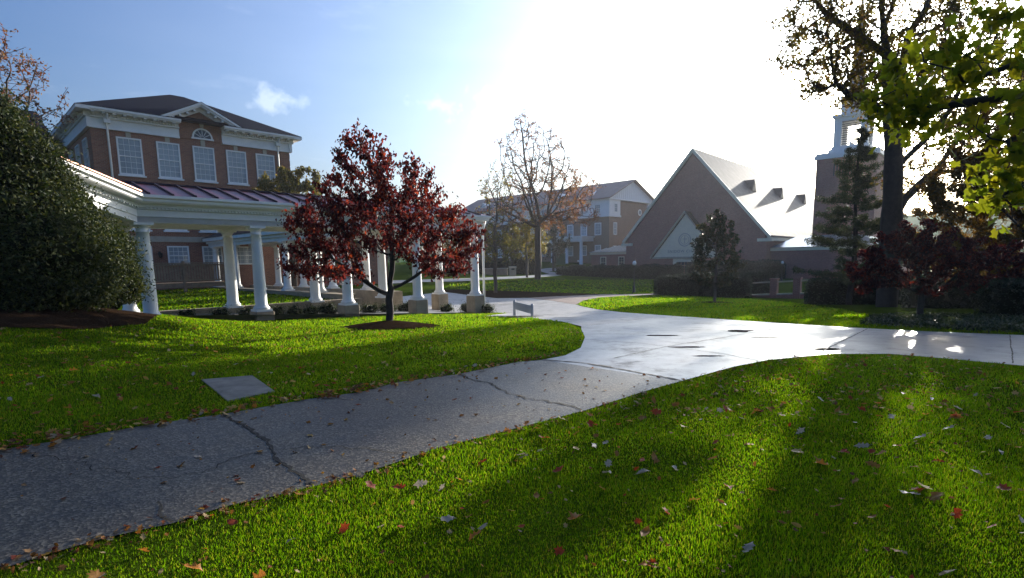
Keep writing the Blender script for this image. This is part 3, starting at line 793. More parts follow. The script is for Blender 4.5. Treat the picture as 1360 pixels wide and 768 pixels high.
# rear walkway that runs to the hall
WA = 8.55
rw = thing('covered_walkway', 'second white covered walkway leading back from the first one to the brick hall', 'walkway', (W0[0], W0[1], 0), WRZ)
zb2, zt2 = .31, 2.92
for d_ in (6.1, 9.75, 13.4, 17.0, 20.4):
    column(rw, WA, d_, zb2, zt2, .19)
    column(rw, WA+2.6, d_, zb2, zt2, .19)
m = MB()
for sx in (WA, WA+2.6):
    m.box(sx-.17, sx+.17, 3.6, 21.2, zt2, zt2+.34)
m.box(WA-.5, WA-.18, 3.4, 21.2, zt2+.36, zt2+.56); m.box(WA-.3, WA-.171, 3.5, 21.2, zt2+.2, zt2+.355); m.box(WA+2.8, WA+3.1, 3.4, 21.2, zt2+.36, zt2+.56)
m.box(WA-.17, WA+2.79, 3.6, 21.2, zt2+.345, zt2+.5)
m.build('entablature', MAT['white'], rw)
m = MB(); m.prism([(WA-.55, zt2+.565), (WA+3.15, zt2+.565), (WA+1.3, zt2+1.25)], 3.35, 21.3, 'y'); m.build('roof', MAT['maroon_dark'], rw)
m = MB(); m.tube([(WA-.22, 16.2, zt2+.4), (WA-.22, 16.2, .1)], .05, 8); m.build('downpipe', MAT['white'], rw)
m = MB(); m.box(WA-.28, WA+.28, 3.3, 21.3, -1, zb2-.05); m.box(WA-.31, WA+.31, 3.2, 21.3, zb2-.049, zb2-.001); m.build('kerb_wall', MAT['conc'], rw)
m = MB(); m.box(WA+2.34, WA+2.86, 3.3, 21.3, -1, zb2-.002); m.build('kerb_wall', MAT['conc'], rw)

# wooden deck and railing before the hall
rp_ = thing('wooden_ramp', 'weathered wooden access ramp with slatted railing against the brick hall', 'ramp', (W0[0], W0[1], 0), WRZ)
m = MB(); m.box(-1.5, 8.05, 17.3, 18.9, .62, .72); m.box(-1.5, 8.05, 17.27, 17.32, .45, .7); m.build('deck', MAT['wood'], rp_)
for i, sx in enumerate(np.arange(-1.5, 8.2, 2.4)):
    m = MB(); m.box(sx-.07, sx+.07, 17.2, 17.34, .02, 1.98); m.build('post', MAT['wood'], rp_)
m = MB(); m.box(-1.5, 8.05, 17.16, 17.3, 1.84, 1.9); m.box(-1.5, 8.05, 17.21, 17.26, 1.72, 1.81); m.box(-1.5, 8.05, 17.21, 17.26, .82, .9)
x = -1.45
while x < 8: m.box(x, x+.1, 17.265, 17.295, .8, 1.83); x += .145
m.build('railing', MAT['wood'], rp_)
# wall lantern
lt = thing('wall_lantern', 'small black lantern on the brick wall between two ground floor windows', 'lantern')
hl = Matrix.Translation((HX, HY, 0)) @ Matrix.Rotation(pi/2-HAZ, 4, 'Z')
lt.matrix_world = hl @ Matrix.Translation((2.85, -.02, 2.45))
m = MB(); m.box(-.06, .06, -.05, .02, -.02, .18); m.tube([(0, -.03, .15), (0, -.14, .2), (0, -.2, .12)], .02, 6); m.build('bracket', MAT['black'], lt)
m = MB(); m.lathe([(.05, -.2), (.11, -.12), (.13, .08), (.04, .14)], 0, -.2, .0, 8, False); m.build('lamp_housing', MAT['black'], lt)

# ---- chapel
CAZ = .7253
CX, CY, CZ0 = 34.2, 76.0, -1.3
chap = thing('chapel', 'large brick chapel with steep bright slate roof and cream gabled entrance', 'chapel', (CX, CY, 0), pi/2-CAZ)
# local x = along the ridge (away), local y = to the left across the front
HWc, CL = 10.4, 54.
ez, rzc = 5.14, 17.02
m = MB(); m.prism([(0, CZ0-1), (2*HWc, CZ0-1), (2*HWc, ez-.3), (HWc, rzc-.55), (0, ez-.3)], 0, CL, 'x'); m.build('wall', MAT['brick_chapel'], chap)
m = MB()
sl = (rzc-ez)/HWc
for sg in (0, 1):
    def yy(y): return y if sg == 0 else 2*HWc-y
    m.add([(-.35, yy(-.7), ez-.7*sl+.25), (CL+.3, yy(-.7), ez-.7*sl+.25), (CL+.3, HWc, rzc+.25), (-.35, HWc, rzc+.25), (-.35, yy(-.7), ez-.7*sl), (CL+.3, yy(-.7), ez-.7*sl), (CL+.3, HWc, rzc), (-.35, HWc, rzc)],
          [(0, 1, 2, 3), (7, 6, 5, 4), (0, 4, 5, 1), (3, 2, 6, 7), (0, 3, 7, 4), (1, 5, 6, 2)])
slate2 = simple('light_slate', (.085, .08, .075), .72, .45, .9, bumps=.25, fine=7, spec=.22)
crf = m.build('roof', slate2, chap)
m = MB()
for sg in (0, 1):
    def yy(y): return y if sg == 0 else 2*HWc-y
    m.add([(-.40, yy(-.75), ez-.75*sl+.27), (-.40, HWc, rzc+.27), (-.40, HWc, rzc-.32), (-.40, yy(-.75), ez-.75*sl-.30), (-.1, yy(-.75), ez-.75*sl+.27), (-.1, HWc, rzc+.27), (-.1, HWc, rzc-.32), (-.1, yy(-.75), ez-.75*sl-.30)],
          [(0, 1, 2, 3), (7, 6, 5, 4), (3, 2, 6, 7), (0, 3, 7, 4), (0, 4, 5, 1)])
    y0, y1 = sorted((yy(-.95), yy(.9)))
    m.box(-.42, .6, y0, y1, ez-1.35, ez-.95)
m.box(.61, CL, -.6, -.01, ez-1.25, ez-.75)
m.build('trim', MAT['cream'], chap)
# corner pilasters
for y0_ in (-.18, 2*HWc-1.5):
    m = MB(); m.box(-.18, 1.2, y0_, y0_+1.68, CZ0-1, ez-1.36); m.build('pilaster', MAT['brick_chapel'], chap)
# dormers on the right slope
for sx in (11.4, 25.5, 40.):
    yv = 5.6; zv = ez+yv*sl+.25
    m = MB(); m.add([(sx-1.0, yv-.1, zv-.1), (sx+1.0, yv-.1, zv-.1), (sx, yv-.1, zv+1.75), (sx, yv+1.7, zv+1.75), (sx-1., yv+.05, zv-.15), (sx+1., yv+.05, zv-.15)],
                    [(0, 1, 2), (0, 2, 3, 4), (1, 5, 3, 2)])
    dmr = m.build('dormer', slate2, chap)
    m = MB(); m.prism([(sx-.8, zv+.02), (sx+.8, zv+.02), (sx, zv+1.5)], yv-.16, yv-.11, 'y'); m.build('louvre', MAT['darkmetal'], dmr)
# entrance portal
py0, pw_ = HWc+.2, 4.9
pz0, pz1 = 1.95, 8.0
porch = -1.6
m = MB(); m.prism([(py0-pw_+.35, CZ0-1), (py0+pw_-.35, CZ0-1), (py0+pw_-.35, pz0), (py0-pw_+.35, pz0)], porch+.15, .02, 'x'); m.build('porch', MAT['brick_chapel'], chap)
m = MB(); m.prism([(py0-pw_, pz0+.01), (py0+pw_, pz0+.01), (py0, pz1-.05)], porch, .02, 'x'); gb = m.build('porch_gable', MAT['cream'], chap)
m = MB()
for sg in (-1, 1):
    m.add([(porch-.35, py0+sg*(pw_+.35), pz0-.15), (porch-.35, py0, pz1+.25), (.0, py0, pz1+.25), (.0, py0+sg*(pw_+.35), pz0-.15), (porch-.35, py0+sg*(pw_+.35), pz0-.0), (porch-.35, py0, pz1+.42), (.0, py0, pz1+.42), (.0, py0+sg*(pw_+.35), pz0-.0)],
          [(0, 3, 2, 1), (4, 5, 6, 7), (0, 1, 5, 4), (0, 4, 7, 3), (2, 3, 7, 6)])
m.build('porch_roof', MAT['slate'], chap)
m = MB()
for sg in (-1, 1):
    m.add([(porch-.40, py0+sg*(pw_+.38), pz0-.22), (porch-.40, py0, pz1+.18), (porch-.02, py0, pz1+.18), (porch-.02, py0+sg*(pw_+.38), pz0-.22), (porch-.40, py0+sg*(pw_+.38), pz0+.02), (porch-.40, py0, pz1+.44), (porch-.36, py0, pz1+.44), (porch-.36, py0+sg*(pw_+.38), pz0+.02)],
          [(0, 3, 2, 1), (4, 5, 6, 7), (0, 1, 5, 4), (0, 4, 7, 3), (2, 3, 7, 6)])
m.box(porch-.2, porch-.01, py0-pw_-.1, py0+pw_+.1, pz0-.25, pz0+.0)
m.build('porch_trim', MAT['stone'], chap)
m = MB(); m.box(porch+.02, porch+.2, py0-1.75, py0-1.25, CZ0-.5, pz0-.26); m.box(porch+.02, porch+.2, py0+1.25, py0+1.75, CZ0-.5, pz0-.26); m.box(porch+.02, porch+.2, py0-1.249, py0+1.249, pz0-.75, pz0-.26)
dr = m.build('door_frame', MAT['cream'], chap)
m = MB(); m.box(porch+.1, porch+.16, py0-1.25, py0+1.25, CZ0-.5, pz0-.76); m.build('door_glass', MAT['dark_glass'], dr)
m = MB()
for i in range(-2, 3): m.box(porch+.07, porch+.1, py0+i*.5-.03, py0+i*.5+.03, CZ0-.5, pz0-.76)
m.box(porch+.066, porch+.099, py0-1.25, py0+1.25, pz0-1.3, pz0-1.22); m.build('glazing_bars', MAT['wood'], dr)
# round medallion and carved lettering on the gable
m = MB()
nn_ = 36
for (r0, r1, dd) in ((.95, .83, .06), (.66, .60, .05)):
    for i in range(nn_):
        a, b = 2*pi*i/nn_, 2*pi*(i+1)/nn_
        m.prism([(py0+r0*cos(a), 4.35+r0*sin(a)), (py0+r0*cos(b), 4.35+r0*sin(b)), (py0+r1*cos(b), 4.35+r1*sin(b)), (py0+r1*cos(a), 4.35+r1*sin(a))], porch-dd, porch, 'x')
m.box(porch-.05, porch, py0-.05, py0+.05, 3.85, 4.85); m.box(porch-.049, porch, py0-.32, py0+.32, 4.42, 4.52)
m.build('medallion', simple('medallion_stone', (.46, .42, .37), .7, .1), gb)
fc = bpy.data.curves.new('lettering', 'FONT'); fc.body = "SNIDOW CHAPEL"; fc.size = .55; fc.extrude = .02; fc.align_x = 'CENTER'; fc.space_character = 1.25
tmp = bpy.data.objects.new('lettering_tmp', fc); COL.objects.link(tmp)
dg = bpy.context.evaluated_depsgraph_get(); me = bpy.data.meshes.new_from_object(tmp.evaluated_get(dg)); bpy.data.objects.remove(tmp)
me.materials.clear(); me.materials.append(simple('letter_stone', (.36, .33, .28), .6, .1))
lo = link('lettering', me, gb); lo.matrix_local = Matrix(((0, 0, -1, porch-.02), (-1, 0, 0, py0), (0, 1, 0, 2.55), (0, 0, 0, 1)))
# low wings
m = MB(); m.box(2.2, 12, 2*HWc+.01, 2*HWc+8.3, CZ0-1, 2.55); m.build('left_wing', MAT['brick_chapel'], chap)
m = MB(); m.box(2.0, 12.2, 2*HWc+.012, 2*HWc+8.5, 2.551, 2.95); m.build('left_wing_fascia', MAT['cream'], chap)
m = MB(); m.add([(1.8, 2*HWc+.02, 2.96), (1.8, 2*HWc+8.7, 2.96), (7, 2*HWc+6.0, 4.1), (7, 2*HWc+.02, 4.1), (12.4, 2*HWc+8.7, 2.96), (12.4, 2*HWc+.02, 2.96)], [(0, 3, 2, 1), (1, 2, 4), (2, 3, 5, 4)])
lwr = m.build('left_wing_roof', MAT['metalroof'], chap)
m = MB()
for i in range(12):
    y_ = 2*HWc+.4+i*.66; tt = min(1, (2*HWc+8.7-y_)/2.7); m.add([(1.8, y_-.03, 2.97), (1.8, y_+.03, 2.97), (1.8+5.2*tt, y_+.03, 2.97+1.14*tt), (1.8+5.2*tt, y_-.03, 2.97+1.14*tt), (1.8, y_, 3.08), (1.8+5.2*tt, y_, 3.08+1.14*tt)], [(0, 4, 5, 3), (4, 1, 2, 5)])
m.build('seams', MAT['metalroof'], lwr)
for yv in (2*HWc+2.4, 2*HWc+5.9): sash_window(chap, yv, 2.2, .35, 1.15, 1.85, 2, 4, 'dark_glass', axis='d', frame='cream', fw_=.14)
m = MB(); m.box(2.0, 22, -14, -.19, CZ0-1, 2.5); m.build('right_wing', MAT['brick_chapel'], chap)
m = MB(); m.box(1.8, 22.2, -14.2, -.19, 2.501, 2.95); m.build('right_wing_fascia', MAT['cream'], chap)
m = MB(); m.add([(1.6, -.2, 2.96), (1.6, -14.4, 2.96), (8, -9, 4.6), (8, -2.0, 4.6), (22.4, -14.4, 2.96), (22.4, -.2, 2.96), (16, -9, 4.6), (16, -2.0, 4.6)], [(0, 1, 2, 3), (1, 4, 6, 2), (2, 6, 7, 3), (3, 7, 5, 0), (4, 5, 7, 6)])
m.build('right_wing_roof', MAT['metalroof'], chap)

# ---- bell tower
TX, TY = P(1084.5, 211, 88)[:2]
tw = thing('bell_tower', 'brick bell tower with white louvred belfry and tall thin spire', 'tower', (TX, TY, 0), pi/2-CAZ)
TW = 8.0; c_ = TW/2
# local x away, local y left; left front corner at the origin -> tower spans y in [-TW, 0], x in [0, TW]
def tb(mb, half, z0, z1): mb.box(c_-half, c_+half, -c_-half, -c_+half, z0, z1)
zt_ = 16.2
m = MB(); tb(m, 4.0, -3, zt_-.001); m.build('shaft', MAT['brick_chapel'], tw)
m = MB(); tb(m, 4.25, zt_, zt_+.55); tb(m, 4.1, zt_+.551, zt_+.85); tb(m, 2.75, zt_+.851, zt_+1.5); tb(m, 2.45, zt_+1.501, zt_+1.9)
zb_ = zt_+1.9
for sx in (-1, 1):
    for sy in (-1, 1): m.box(c_+sx*1.75-.5, c_+sx*1.75+.5, -c_+sy*1.75-.5, -c_+sy*1.75+.5, zb_+.001, zb_+4.0)
tb(m, 2.26, zb_+3.6, zb_+4.2); tb(m, 2.55, zb_+4.201, zb_+4.6)
m.box(c_-2.2, c_+2.2, -c_-.1, -c_+.1, zb_, zb_+.5)
m.build('belfry', MAT['white'], tw)
m = MB()
for i in range(11):
    z = zb_+.2+i*.32
    for sg in (-1, 1):
        m.box(c_-1.24, c_+1.24, -c_+sg*1.9-.12, -c_+sg*1.9+.12, z, z+.07); m.box(c_+sg*1.9-.12, c_+sg*1.9+.12, -c_-1.24, -c_+1.24, z+.1, z+.17)
m.build('louvres', MAT['darkmetal'], tw)
m = MB(); tb(m, 1.6, zb_+4.601, zb_+7.0); tb(m, 1.75, zb_+7.001, zb_+7.3); m.build('lantern_stage', MAT['white'], tw)
m = MB(); m.lathe([(1.35, 0), (1.2, .5), (.62, 7.0), (.05, 15.5), (.02, 16.5)], c_, -c_, zb_+7.301, 8, False); m.build('spire', MAT['metalroof'], tw)
m = MB()
for i in range(9): m.box(-.05, -.002, -c_-1.6+i*.38, -c_-1.6+i*.38+.16, zt_-2.6, zt_-.4)
m.build('vent_slots', MAT['darkmetal'], tw)

# ---- far residence hall
fb = thing('residence_hall', 'tan brick building with white upper storey and portico, far behind the bare tree', 'building', tuple(np.r_[P(809, 300, 105)[:2], 0]), pi/2-HAZ)
GW, GL = 15.7, 44.
m = MB(); m.box(0, GW, 0, GL, -2, 9.9); m.build('wall', MAT['brick_far'], fb)
m = MB(); m.box(3.4, GW-2.5, .1, GL, 9.9, 12.6); m.build('upper_wall', MAT['brick_far'], fb)
m = MB(); m.box(-.15, 3.4, -.15, GL+.1, 9.905, 12.7); m.box(GW-2.5, GW+.15, -.15, GL, 9.905, 12.7); m.box(-.35, 3.5, -.3, GL+.2, 9.6, 9.9); m.box(-.5, GW+.5, -.4, GL+.2, 12.701, 13.0)
m.prism([(-.3, 13.001), (GW+.3, 13.001), (GW/2, 16.5)], -.05, .3, 'y')
for i in range(24): 
    x = -.1+i*.66; hh = (1-abs(x-GW/2)/(GW/2+.3))*3.45; m.box(x, x+.05, -.09, -.052, 13.0, 13.0+max(.05, hh))
m.build('white_cladding', MAT['white'], fb)
m = MB()
for sg in (0, 1):
    a = -.7 if sg == 0 else GW+.7
    m.add([(a, -.6, 13.0), (a, GL+.4, 13.0), (GW/2, GL+.4, 16.9), (GW/2, -.6, 16.9), (a, -.6, 12.8), (a, GL+.4, 12.8), (GW/2, GL+.4, 16.7), (GW/2, -.6, 16.7)], [(0, 1, 2, 3), (7, 6, 5, 4), (0, 3, 7, 4), (1, 5, 6, 2), (0, 4, 5, 1)])
m.build('roof', simple('red_grey_roof', (.16, .11, .11), .6, .2, 1.), fb)
for yv in (5.5, 13, 20.5, 28, 35.5):
    m = MB(); m.prism([(yv-1.3, 13.6), (yv+1.3, 13.6), (yv, 15.0)], 1.2, 4.5, 'x'); m.build('dormer', MAT['white'], fb)
yv = 2.5
while yv < GL-1:
    sash_window(fb, yv, 0, 6.3, 1.5, 2.3, 3, 4, 'blind', axis='d', fw_=.16, sill=False)
    sash_window(fb, yv, -.15, 10.3, 1.4, 1.7, 3, 4, 'blind', axis='d', fw_=.14, sill=False)
    sash_window(fb, yv, 0, 2.5, 1.4, 2.0, 3, 4, 'blind', axis='d', fw_=.16, sill=False)
    yv += 3.3
for xv, zz, hh in ((1.9, 10.4, 1.7), (1.9, 6.3, 2.3), (1.9, 2.6, 1.7)): sash_window(fb, xv, -.15 if zz > 10 else 0, zz, 1.2, hh, 2, 4, 'blind', fw_=.16, sill=False)
for z in (10.8, 7.2, 4.6):
    m = MB(); m.lathe([(.62, -.05), (.62, .1), (.45, .1)], 0, 0, 0, 18, False); rw_ = m.build('round_window', MAT['white'], fb); rw_.matrix_local = Matrix.Translation((10.5, -.0 if z < 10 else .1, z)) @ Matrix.Rotation(pi/2, 4, 'X')
    m = MB(); m.lathe([(.44, -.02), (.44, .12)], 0, 0, 0, 18, False); m.build('pane', MAT['blind'], rw_)
m = MB(); m.box(-3.6, -.01, 3.5, 15, 5.2, 5.9); m.box(-3.9, -.01, 3.2, 15.3, 5.901, 6.15)
m.build('portico', MAT['white'], fb)
for yv in (4.0, 7.5, 11, 14.5):
    m = MB(); m.lathe([(.42, 0), (.42, .3), (.33, .35), (.28, 4.4), (.4, 4.7)], -3.2, yv, .5, 14); m.box(-3.65, -2.75, yv-.45, yv+.45, -1., .499); m.build('column', MAT['white'], fb)
# ------------------------------------------------------------------ vegetation tools
def colonize(seeds, attr, step, kill, infl, iters=140, bias=(0, 0, .05), jit=.25, r=None):
    """seeds: list of (point, parent index); returns points, parents"""
    r = r or rng
    pts = [np.array(p, float) for p, _ in seeds]; par = [q for _, q in seeds]
    A = np.array(attr, float); alive = np.ones(len(A), bool)
    near = np.full(len(A), -1); nd = np.full(len(A), 1e9)
    done = 0
    for it in range(iters):
        new = np.array(pts[done:])
        if len(new):
            d = np.linalg.norm(A[:, None]-new[None], axis=2); j = d.argmin(1); dm = d[np.arange(len(A)), j]
            u = dm < nd; nd[u] = dm[u]; near[u] = done+j[u]
        done = len(pts)
        alive &= nd > kill
        m = alive & (nd < infl)
        if not m.any(): break
        tgt = near[m]; dirs = A[m]-np.array(pts)[tgt]; dirs /= np.linalg.norm(dirs, axis=1)[:, None]
        added = 0
        for t in np.unique(tgt):
            v = dirs[tgt == t].sum(0)+np.array(bias)+r.normal(0, jit, 3)
            n = np.linalg.norm(v)
            if n < 1e-6: continue
            q = pts[t]+v/n*step
            pts.append(q); par.append(int(t)); added += 1
        if not added: break
        if len(pts) > 5200: break
    return np.array(pts), np.array(par)

def tree_tubes(pts, par, R, tip, sides=6, bend=None, minr=0):
    n = len(pts); ch = [[] for _ in range(n)]
    for i, p in enumerate(par):
        if p >= 0: ch[p].append(i)
    cnt = np.zeros(n)
    for i in range(n-1, -1, -1):
        if not ch[i]: cnt[i] = 1
        if par[i] >= 0: cnt[par[i]] += cnt[i]
    e = max(1.2, math.log(max(2, cnt[0]))/math.log(R/tip))
    rad = tip*cnt**(1/e)
    V = []; Fc = []
    starts = [(0, -1)]
    while starts:
        s, p = starts.pop()
        chain = [s] if p < 0 else [p, s]
        rr = [rad[s]] if p < 0 else [min(rad[p], rad[s]*1.15), rad[s]]
        c = s
        while ch[c]:
            k = sorted(ch[c], key=lambda q: -cnt[q])
            for q in k[1:]: starts.append((q, c))
            c = k[0]; chain.append(c); rr.append(rad[c])
        if len(chain) < 2 or max(rr) < minr: continue
        ns = sides+2 if rr[0] > R*.45 else (sides if rr[0] > R*.12 else 4 if rr[0] > tip*2 else 3)
        pp = pts[chain]; a = None; base = len(V)
        for i in range(len(chain)):
            t = pp[min(i+1, len(pp)-1)]-pp[max(i-1, 0)]; t = t/(np.linalg.norm(t)+1e-9)
            if a is None:
                a = np.cross(t, (0, 1., 0)) if abs(t[1]) < .9 else np.cross(t, (1., 0, 0))
            a = a-t*(a@t); a = a/(np.linalg.norm(a)+1e-9); b = np.cross(t, a)
            for q in range(ns):
                w_ = 2*pi*q/ns; V.append(pp[i]+rr[i]*(cos(w_)*a+sin(w_)*b))
        for i in range(len(chain)-1):
            for q in range(ns):
                j = (q+1) % ns; Fc.append((base+i*ns+q, base+i*ns+j, base+(i+1)*ns+j, base+(i+1)*ns+q))
    return np.array(V), np.array(Fc), cnt, rad

def rand_unit(n, r=None):
    v = (r or rng).normal(size=(n, 3)); return v/np.linalg.norm(v, axis=1)[:, None]
def leaves(C, size, width=.5, droop=None, fold=.25, jitter=.35, up=None, lobes=0):
    """one folded blade per centre: 4 points, 2 triangles (lobed: fan of points)"""
    n = len(C)
    ax = rand_unit(n)
    if droop is not None: ax = ax+np.array(droop); ax /= np.linalg.norm(ax, axis=1)[:, None]
    nn = rand_unit(n)
    if up is not None: nn = nn+np.array(up)
    side = np.cross(ax, nn); side /= np.linalg.norm(side, axis=1)[:, None]+1e-9
    nr = np.cross(side, ax)
    s = size*(1+rng.normal(0, jitter*.6, n).clip(-.55, .9)); s = s[:, None]
    if not lobes:
        b = C-ax*s*.5; t = C+ax*s*.5; m = C-ax*s*.05
        l = m+side*s*width*.5+nr*s*fold*.5; q = m-side*s*width*.5+nr*s*fold*.5
        V = np.stack([b, l, t, q], 1).reshape(-1, 3)
        i = np.arange(n)[:, None]*4
        return V, np.concatenate([i+[0, 1, 2], i+[0, 2, 3]])
    # palmate outline: five lobes
    out = [(-.5, 0), (-.42, .28), (-.12, .22), (-.05, .52), (.12, .30), (.24, .30), (.22, .16), (.55, 0), (.22, -.16), (.24, -.30), (.12, -.30), (-.05, -.52), (-.12, -.22), (-.42, -.28)]
    k = len(out)
    pts = [C-ax*s*.1]
    for (u, v) in out: pts.append(C+ax*s*u+side*s*v*width*2+nr*s*fold*abs(v)*rng.uniform(.4, 1.4, (n, 1)))
    V = np.stack(pts, 1).reshape(-1, 3)
    i = np.arange(n)[:, None]*(k+1)
    return V, np.concatenate([i+[0, 1+a, 1+(a+1) % k] for a in range(k)])

def ell(n, c, r, hollow=0, rg=None):
    rg = rg or rng
    v = rand_unit(n, rg); u = rg.random(n)**(1/3)
    u = hollow+(1-hollow)*u
    return np.array(c)+v*u[:, None]*np.array(r)

def make_tree(name, label, cat, base, attr, trunk, R, tip, step, kill, infl, leafm, nleaf, lsize, barkm='bark', group=None,
              lw=.5, droop=None, up=None, spread=.25, maxcnt=4, leaf_filter=None, seeds=None, bias=(0, 0, .05), lobes=0, sides=6, twigs=0, fold=.25, jit=.25):
    base = np.array(base, float)
    root = thing(name, label, cat, tuple(base), 0, group)
    if seeds is None:
        seeds = []
        t = np.array(trunk, float)
        d = np.r_[0, np.cumsum(np.linalg.norm(np.diff(t, axis=0), axis=1))]
        q = np.arange(0, d[-1]+step*.5, step)
        for i, a in enumerate(q): seeds.append((np.array([np.interp(a, d, t[:, k]) for k in range(3)]), i-1))
    pts, par = colonize(seeds, attr, step, kill, infl, bias=bias, jit=jit)
    if twigs:
        has = np.zeros(len(pts), bool); has[par[par >= 0]] = True
        tips = np.where(~has)[0]; tips = np.repeat(tips, twigs)
        dv = pts[tips]-pts[np.maximum(par[tips], 0)]; dv /= np.linalg.norm(dv, axis=1)[:, None]+1e-9
        e = pts[tips]+(dv+rand_unit(len(tips))*.8)*step*1.1
        par = np.r_[par, tips]; pts = np.r_[pts, e]
    V, Fc, cnt, rad = tree_tubes(pts, par, R, tip, sides)
    link('trunk', np_mesh('trunk', V, Fc, MAT[barkm], True), root)
    if nleaf:
        cand = np.where(cnt <= maxcnt)[0]
        if leaf_filter is not None:
            pr = leaf_filter(pts[cand]); 
        else: pr = np.ones(len(cand))
        # clumpy: some twigs carry far more than others
        pr = pr*rng.gamma(1.8, 1, len(cand))
        pr = pr/pr.sum()
        k = rng.choice(cand, nleaf, p=pr)
        f = rng.random(nleaf)[:, None]
        C = pts[k]*(1-f)+pts[np.maximum(par[k], 0)]*f + rand_unit(nleaf)*rng.random(nleaf)[:, None]*spread
        V, Fc = leaves(C, lsize, lw, droop, fold, up=up, lobes=lobes)
        link('crown', np_mesh('crown', V, Fc, leafm), root)
    return root

def surf_shrub(name, label, cat, base, blobs, leafm, per_m2, lsize, group=None, rz=0, lw=.55, clump=.18, core=.9, up=(0, 0, .3), rough_n=2.2):
    """dense shrub: blobs = ellipsoids (cx,cy,cz,rx,ry,rz) in local space; foliage over their joint surface"""
    root = thing(name, label, cat, tuple(base), rz, group)
    bl = np.array(blobs, float)
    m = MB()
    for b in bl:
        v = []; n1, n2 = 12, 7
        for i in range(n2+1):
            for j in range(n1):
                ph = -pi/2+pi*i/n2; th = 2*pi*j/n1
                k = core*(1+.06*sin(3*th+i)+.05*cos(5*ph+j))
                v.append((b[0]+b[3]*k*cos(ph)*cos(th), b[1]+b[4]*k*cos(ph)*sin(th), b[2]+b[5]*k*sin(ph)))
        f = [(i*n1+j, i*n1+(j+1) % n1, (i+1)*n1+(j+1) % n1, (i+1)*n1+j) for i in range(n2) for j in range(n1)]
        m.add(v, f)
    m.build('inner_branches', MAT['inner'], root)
    C = []
    for b in bl:
        area = 4*pi*((b[3]*b[4])**1.6/3+(b[3]*b[5])**1.6/3+(b[4]*b[5])**1.6/3)**(1/1.6)
        n = int(area*per_m2)
        u = rand_unit(n); p = b[:3]+u*b[3:]
        p += u*(rng.gamma(2, .5, n)[:, None]-.75)*clump*.5
        ok = np.ones(n, bool)
        for c in bl:
            if c is b: continue
            ok &= (((p-c[:3])/c[3:])**2).sum(1) > .72
        C.append(p[ok])
    C = np.concatenate(C)
    # drop leaves in patches for light and dark gaps
    ph = rng.random(3)*9
    nz_ = np.sin(C[:, 0]*rough_n*2.1+ph[0])+np.sin(C[:, 1]*rough_n*2.4+ph[1]+C[:, 2])+np.sin(C[:, 2]*rough_n*2.9+ph[2]+C[:, 0]*1.3)
    C = C[(nz_+rng.normal(0, .9, len(C))) > -2.1]
    C = C[C[:, 2] > .0]
    V, Fc = leaves(C, lsize, lw, None, .2, up=up)
    link('foliage', np_mesh('foliage', V, Fc, leafm), root)
    return root

def hedge(name, label, p0, p1, width, h, leafm, per_m2=260, lsize=.09, group=None, zb=None, round_=.35, wob=.05):
    """clipped hedge along a straight line, rounded top and ends"""
    p0 = np.array(p0, float); p1 = np.array(p1, float); L = np.linalg.norm(p1-p0); d = (p1-p0)/L; nrm = np.array([-d[1], d[0]])
    z0 = zb if zb is not None else min(TZ(*p0), TZ(*p1))-.1
    root = thing(name, label, 'hedge', (p0[0], p0[1], z0), atan2(d[1], d[0]), group)
    nu, nv = max(8, int(L/.5)), 14
    def surf(u, v, k=1.):
        # u along, v around section (0..1 from one foot over the top to the other)
        a = (v-.5)*2
        yy = np.sign(a)*np.minimum(1, np.abs(a)*1.9); zz = np.clip((1-np.abs(a))*2.4, 0, 1)
        zz = zz-round_*.35*np.abs(yy)**4*(zz > .85)
        endt = np.minimum(u, 1-u)*L/(width*.5); e = np.sqrt(np.clip(1-(1-np.clip(endt, 0, 1))**2.6, 0, 1))
        x = u*L; w_ = width/2*(.35+.65*e)
        hh = h*(.80+.2*e)
        b = 1+wob*np.sin(u*L*1.7+v*5)+wob*.6*np.sin(u*L*4.1+v*9)
        return np.stack([x, yy*w_*b*k, zz*hh*b*k], -1)
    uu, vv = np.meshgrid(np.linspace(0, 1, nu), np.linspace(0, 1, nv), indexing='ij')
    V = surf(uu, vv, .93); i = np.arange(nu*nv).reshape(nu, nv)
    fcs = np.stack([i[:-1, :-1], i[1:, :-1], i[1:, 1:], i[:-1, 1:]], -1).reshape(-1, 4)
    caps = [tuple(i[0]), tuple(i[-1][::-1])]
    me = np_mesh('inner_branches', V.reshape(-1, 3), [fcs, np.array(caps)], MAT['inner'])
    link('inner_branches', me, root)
    n = int((2*h+width)*L*per_m2)
    u = rng.random(n); v = rng.random(n)
    C = surf(u, v, 1.0)+rng.normal(0, .035, (n, 3))
    ne = int(width*h*per_m2)
    for x_ in (0, L):
        C = np.r_[C, np.c_[np.full(ne, x_)+rng.normal(0, .06, ne), (rng.random(ne)-.5)*width*.4, rng.random(ne)*h*.8]]
    V, Fc = leaves(C, lsize, .55, None, .2, up=(0, 0, .3))
    link('foliage', np_mesh('foliage', V, Fc, leafm), root)
    return root

